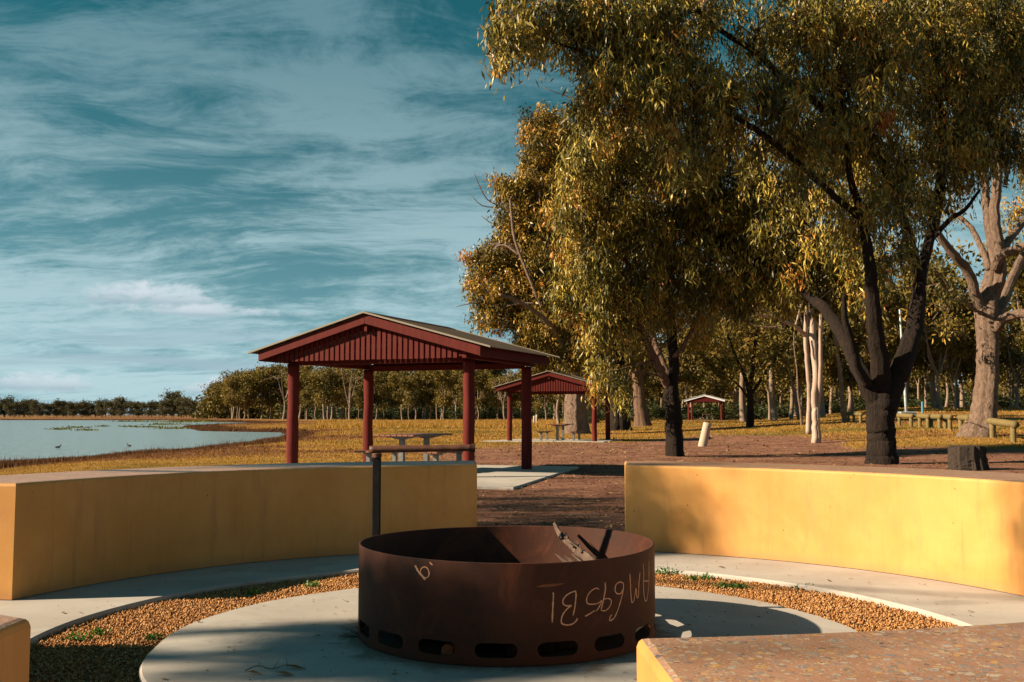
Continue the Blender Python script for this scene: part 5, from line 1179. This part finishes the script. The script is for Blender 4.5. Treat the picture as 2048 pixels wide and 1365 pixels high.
shade_tree('gum standing left of the camera view, dappling the concrete plate', (-18.5, 5.2, 0),
    [(-1.2, 5.98, 0, 0.35, 0.03, 19, 3, thin, 24), (-1.3, 5.62, 0, 0.35, 0.02, 19, 3, thin, 24), (-1.3, 5.36, 0, 0.5, 0.03, 20, 3, thin, 24), (-0.7, 5.02, 0, 0.6, 0.04, 20, 5, (0.22, 0.07, 0.12), 34),
     (-0.89, 5.60, 0.14, 0.02, 0.2, 19, 15, (0.2, 0.16, 0.07), 70), (-0.6, 5.25, 0.2, 0.1, 0.1, 19, 10, (0.2, 0.14, 0.1), 70), (-0.87, 5.62, 0.30, 0.02, 0.24, 19, 12, (0.16, 0.16, 0.05), 66), (-0.35, 5.14, 0.28, 0.12, 0.05, 19.5, 8, (0.2, 0.12, 0.07), 60), (2.4, 2.6, 0.78, 0.6, 0.3, 21, 4)], rs)
shade_tree('gum standing left of the camera view, shading the dirt by the shelter', (-19.0, 14.0, 0),
    [(0.2, 11.6, 0, 1.2, 0.30, 19, 20), (1.0, 12.8, 0, 1.4, 0.30, 20, 20), (0.5, 14.2, 0, 1.3, 0.30, 20, 18), (1.3, 15.6, 0, 1.4, 0.3, 21, 14), (0.6, 10.7, 0, 1.0, 0.25, 19, 20), (-0.4, 16.9, 0, 1.2, 0.15, 20, 6)], rs)

# ------------------------------------------------------------------ grass, reeds, litter, weeds
def blades(name, x, y, hgt, wid, nper, rng, mat, tint, kind='stuff', splay=0.35, rad=0.06, droop=0.0):
    n = len(x); X = np.repeat(x, nper); Y_ = np.repeat(y, nper); Hh = np.repeat(hgt, nper) * rng.uniform(0.55, 1.2, n * nper); Ww = np.repeat(wid, nper)
    X = X + rng.normal(size=n * nper) * np.repeat(rad if np.ndim(rad) else np.full(n, rad), nper); Y_ = Y_ + rng.normal(size=n * nper) * np.repeat(rad if np.ndim(rad) else np.full(n, rad), nper)
    Z = zt(X, Y_) - 0.01; a = rng.uniform(0, 6.28, n * nper); dx_ = np.cos(a) * Ww; dy_ = np.sin(a) * Ww
    tx = rng.normal(size=n * nper) * splay * Hh; ty = rng.normal(size=n * nper) * splay * Hh
    V = np.stack([np.stack([X - dx_, Y_ - dy_, Z], -1), np.stack([X + dx_, Y_ + dy_, Z], -1), np.stack([X + tx, Y_ + ty, Z + Hh], -1)], 1)
    t_ = np.clip(np.repeat(tint, nper) + rng.normal(size=n * nper) * 0.07, 0, 1)
    return tag(obj(name, mesh_np(name, V.reshape(-1, 3), [np.arange(n * nper * 3).reshape(-1, 3)], mat, False, np.repeat(t_, 3))), kind=kind)
rg = np.random.default_rng(9)
n = 90000
az = rg.uniform(math.radians(-30), math.radians(30), n); Y = 10.5 * np.exp(rg.uniform(0, math.log(190 / 10.5), n) ** 1.0); X = np.tan(az) * Y
ok = (lake_sd(X, Y) > 0.7 + 0.01 * Y) & (np.hypot(X - PC[0], Y - PC[1]) > 4.8)
gp = grassy(X, Y); ok &= rg.uniform(0, 1, n) < np.clip(gp * 1.1 + 0.11, 0, 1)
for (sx, sy, sz), sa in SH:                                           # keep slabs clear
    c_, s_ = math.cos(-sa), math.sin(-sa); lx = (X - sx) * c_ - (Y - sy) * s_; ly = (X - sx) * s_ + (Y - sy) * c_
    ok &= ~((np.abs(lx) < 2.9) & (np.abs(ly) < 2.6))
X, Y, gp = X[ok], Y[ok], gp[ok]
tall = vnoise(X, Y, 9.0, 6)
h = (0.045 + 0.05 * gp) * (0.7 + 0.9 * tall) * np.clip(Y / 40, 0.6, 1.3) * 0.75
tn = np.clip(gband(X, Y) + rg.normal(size=len(X)) * 0.05, 0, 1)
blades('grass', X, Y, h, 0.0055 * np.clip(Y / 14, 1, 7), 5, rg, M['grass'], tn, rad=0.05 * np.clip(Y / 20, 0.8, 5))
# tall pale grass band in the field behind the shelter
n = 9000; px = rg.uniform(640, 1130, n); Y = rg.uniform(95, 200, n); X = (px - 1024) / 2010 * Y; ok = lake_sd(X, Y) > 6; X, Y = X[ok], Y[ok]
blades('tall_grass', X, Y, np.full(len(X), 0.42) * (0.5 + vnoise(X, Y, 14, 3)), np.full(len(X), 0.04), 6, rg, M['grass'], np.clip(0.60 + 0.05 * rg.normal(size=len(X)), 0, 1), rad=0.3)
# russet reeds along the shore
pts = []
for i in range(len(shore_px) - 1):
    a, b_ = LAKE[i], LAKE[i + 1]; ln = np.linalg.norm(b_ - a); dist = np.linalg.norm((a + b_) / 2)
    m_ = int(min(4200, ln * 4200 / max(dist, 25) / 0.55))
    f = rg.uniform(0, 1, (m_, 1)); nr = np.array([b_[1] - a[1], -(b_[0] - a[0])]) / max(ln, 1e-6)
    off = np.abs(rg.normal(0.3, 0.5, (m_, 1))) * (1.3 if dist < 90 else 2.4)
    q_ = a + (b_ - a) * f; s1 = lake_sd(q_[:, 0] + nr[0] * 0.5, q_[:, 1] + nr[1] * 0.5); sg = np.where(s1 > 0, 1, -1)[:, None]
    pts.append(q_ + nr * off * sg - nr * sg * 0.25)
pts = np.concatenate(pts); d_ = np.linalg.norm(pts, axis=1)
hh = 0.18 * (0.45 + 1.0 * vnoise(pts[:, 0], pts[:, 1], 2.2, 5)) * np.where(rg.uniform(0, 1, len(pts)) < 0.02, 1.8, 1)
blades('reeds', pts[:, 0], pts[:, 1], hh, 0.012 * np.clip(d_ / 32, 0.8, 6), 4, rg, M['reed'], np.clip(rg.normal(0.45, 0.2, len(pts)), 0, 1), splay=0.12, rad=0.12)
# leaf litter on the dirt
n = 14000; az = rg.uniform(math.radians(-8), math.radians(29), n); Y = 10.6 * np.exp(rg.uniform(0, math.log(70 / 10.6), n)); X = np.tan(az) * Y
ok = np.hypot(X - PC[0], Y - PC[1]) > 4.75; X, Y = X[ok], Y[ok]
P_ = np.stack([X, Y, zt(X, Y) + 0.012], -1)
d = rg.normal(size=(len(X), 3)) * [1, 1, 0.18]; d /= np.linalg.norm(d, axis=1)[:, None]; sv = np.cross(d, [0, 0, 1]); sv /= np.linalg.norm(sv, axis=1)[:, None]
L = (0.05 * np.clip(Y / 22, 0.7, 2.4) * rg.uniform(0.5, 1.5, len(X)))[:, None]
V = np.stack([P_ - d * L, P_ + sv * L * 0.3 + [0, 0, 0.008], P_ + d * L, P_ - sv * L * 0.3], 1)
tag(obj('fallen_leaves', mesh_np('fallen_leaves', V.reshape(-1, 3), [np.arange(len(X) * 4).reshape(-1, 4)], M['litter'], False, np.repeat(np.clip(rg.beta(1.2, 2.2, len(X)), 0, 1), 4))), kind='stuff')
# stones and litter crumbs on the concrete
n = 620; a = rg.uniform(0, 6.28, n); r_ = np.where(rg.uniform(0, 1, n) < 0.55, np.sqrt(rg.uniform(0.9 ** 2, 1.95 ** 2, n)), np.sqrt(rg.uniform(2.76 ** 2, 3.5 ** 2, n))); X = PLC[0] + r_ * np.cos(a); Y = PLC[1] + r_ * np.sin(a)
P_ = np.stack([X, Y, np.full(n, 0.004)], -1); d = rg.normal(size=(n, 3)) * [1, 1, 0.1]; d /= np.linalg.norm(d, axis=1)[:, None]; sv = np.cross(d, [0, 0, 1.0]); L = rg.uniform(0.004, 0.011, (n, 1)) * np.where(rg.uniform(0, 1, (n, 1)) < 0.06, 2.6, 1)
V = np.stack([P_ - d * L, P_ + sv * L * 0.5 + [0, 0, 0.005], P_ + d * L, P_ - sv * L * 0.5 + [0, 0, 0.003]], 1)
tag(obj('leaf_crumbs', mesh_np('leaf_crumbs', V.reshape(-1, 3), [np.arange(n * 4).reshape(-1, 4)], M['litter'], False, np.repeat(rg.uniform(0, 0.7, n), 4))), kind='stuff')
# weeds in the gravel
weeds = [((157, 1281), .055, 'bright green weed in the gravel near the lower left bench end'), ((196, 1271), .035, 'small green weed just right of the bright one near the lower left bench'), ((307, 1281), .035, 'green weed at the left rim of the concrete plate'),
         ((625, 1174), .05, 'green weed in the gravel left of the fire ring'), ((505, 1191), .03, 'tiny weed in the gravel at the shade edge left of the fire ring'),
         ((1335, 1149), .10, 'largest green weed patch, in the gravel right of the fire ring'), ((1385, 1161), .04, 'small weed right beside the largest weed patch'), ((1413, 1159), .045, 'weed between the largest patch and the flat pair'),
         ((1447, 1176), .055, 'left weed of a flat pair in the right-hand gravel'), ((1478, 1177), .055, 'right weed of a flat pair in the right-hand gravel'), ((1613, 1178), .05, 'lone weed near the path in the right-hand gravel')]
for k, ((a, b_), s_, lb) in enumerate(weeds):
    p = at(a, b_, -0.035); rt = thing('weed', lb, 'weed', tuple(p), 0, 'green weeds in the gravel'); m_ = int(30 + s_ * 1200)
    P_ = np.stack([rg.normal(0, s_ * 0.7, m_), rg.normal(0, s_ * 0.5, m_), np.abs(rg.normal(0.012, s_ * 0.22, m_))], -1)
    tag(obj('foliage', quad_leaf_mesh('foliage', P_, 0.026, 0.011, rg, -0.5, 0.8, M['weed'], rg.uniform(0, 1, m_)), rt), kind='stuff')
    V, F = twig_np([np.zeros(3)] * 5, [P_[j] for j in range(5)], rg, 0.003, 0.001, 3, 4); obj('stems', mesh_np('stems', V, [F], M['weed'], True), rt)
# fallen twig with leaves on the plate
p = at(555, 1345, 0.0); root = thing('fallen_twig', 'fallen gum twig with three dry leaves on the concrete plate', 'twig', tuple(p))
g = lambda a, b_, z=0.012: at(a, b_, 0) - p + [0, 0, z]
MB().tube([g(490, 1347), g(515, 1340, .02), g(545, 1343, .012), g(575, 1338, .02), g(612, 1343, .01)], [0.0022, 0.0022, 0.002, 0.0018, 0.0012], 6, 0, None, True, 3).build('stem', M['twig'], root)
for a, b_ in (((545, 1343), (560, 1330)), ((575, 1338), (572, 1328)), ((530, 1341), (538, 1351))): MB().tube([g(*a), g(*b_, .03)], [0.0016, 0.001], 5).build('stalk', M['twig'], root)
def flat_leaf(a, b_, w):
    A_, B_ = g(*a, .014), g(*b_, .006); d = B_ - A_; s_ = np.cross(d, [0, 0, 1.0]); s_ /= np.linalg.norm(s_); mid = (A_ + B_) / 2 + [0, 0, 0.012]
    V = [A_, A_ * .6 + B_ * .4 + s_ * w + [0, 0, .004], mid, A_ * .6 + B_ * .4 - s_ * w, A_ * .3 + B_ * .7 + s_ * w * .7, A_ * .3 + B_ * .7 - s_ * w * .7, B_]
    o_ = MB().add(V, [(0, 1, 2), (0, 2, 3), (1, 4, 2), (2, 5, 3), (4, 6, 2), (2, 6, 5)]); me = o_.mesh('leaf', M['litter']); at_ = me.attributes.new('tint', 'FLOAT', 'POINT'); at_.data.foreach_set('value', np.full(len(me.vertices), 0.45, np.float32)); obj('leaf', me, root)
flat_leaf((488, 1349), (523, 1350), 0.012); flat_leaf((568, 1337), (612, 1340), 0.014); flat_leaf((548, 1350), (590, 1353), 0.018)
# rusty crumbs and twigs at the foot of the ring
rt = thing('debris_twig', 'dark broken twigs lying at the left foot of the fire ring', 'twigs', tuple(at(708, 1277)))
for k in range(5):
    a = rg.uniform(2.2, 3.6); MB().tube([(0.02 * k, 0.01 * k, 0.006), (0.02 * k + 0.09 * math.cos(a), 0.02 * math.sin(a) + 0.01 * k, 0.012 + 0.01 * k)], [0.004, 0.0015], 5).build('stick', M['stump'], rt)

# ------------------------------------------------------------------ lake weed and birds
patches = [(118, 859.5, 2.1, .5, 'largest floating weed mat on the open lake'), (158, 856, 1.9, .35, 'floating weed mat behind the largest one'), (173, 861.3, 1.7, .35, 'floating weed mat right of the largest one'), (268, 844, 2.6, .4, 'small far floating weed mat near the far shore'),
           (337, 850, 3.4, .6, 'floating weed mat left of the grassy spit'), (345, 858, 2.6, .7, 'broken weed mat off the tip of the grassy spit'), (258, 854, 1.6, .25, 'thin line of weed in mid lake'), (300, 855, 2.6, .25, 'thin line of weed left of the spit'),
           (362, 845, 4.0, .5, 'green weed by the far inlet'), (400, 844.2, 5.0, .5, 'long green weed along the far inlet'), (205, 853.5, 1.0, .2, 'faint scatter of weed in mid lake')]
for k, (a, b_, w, hh, lb) in enumerate(patches):
    p = at(a, b_, WZ); rt = thing('water_weed', lb, 'water weed', tuple(p), 0, 'weed mats floating on the lake'); sc = p[1] / 100.0
    m_ = int(170 * w); wx = w * sc * 0.33
    P_ = np.stack([rg.normal(0, wx, m_), rg.normal(0, wx * 0.9, m_), np.abs(rg.normal(0, 0.05, m_)) * hh * 2], -1)
    keep = vnoise(P_[:, 0] + p[0], P_[:, 1] + p[1], wx * 0.4, k) > 0.35; P_ = P_[keep]
    tag(obj('foliage', quad_leaf_mesh('foliage', P_, 0.17 * sc, 0.10 * sc, rg, -0.2, 0.6, M['pond_weed'], rg.uniform(0, 1, len(P_))), rt), kind='stuff')
M['bird'] = simple('black_feathers', (0.012, 0.012, 0.014), (0.03, 0.028, 0.028), 9, 0.6, 0.1)
M['beak'] = simple('pale_beak', (0.5, 0.45, 0.4), (0.55, 0.5, 0.45), 9, 0.5, 0.05)
for (a, b_, lb, rz) in ((116, 896, 'small black water bird, the left of two on the lake', 0.4), (258, 893, 'small black water bird, the right and nearer to the shelter', 2.9)):
    p = at(a, b_, WZ); rt = thing('water_bird', lb, 'bird', tuple(p), rz, 'black birds on the lake'); rt.scale = (0.55, 0.55, 0.55)
    MB().tube([(-0.24, 0, 0.09), (-0.17, 0, 0.07), (-0.05, 0, 0.055), (0.07, 0, 0.06), (0.14, 0, 0.10), (0.165, 0, 0.16), (0.175, 0, 0.21), (0.20, 0, 0.235), (0.235, 0, 0.225), (0.25, 0, 0.22)], [0.008, 0.05, 0.088, 0.085, 0.052, 0.034, 0.032, 0.04, 0.028, 0.01], 12, 0, None, True, 3).build('body', M['bird'], rt, smooth=True)
    MB().tube([(0.248, 0, 0.222), (0.29, 0, 0.212)], [0.012, 0.003], 6).build('beak', M['beak'], rt)
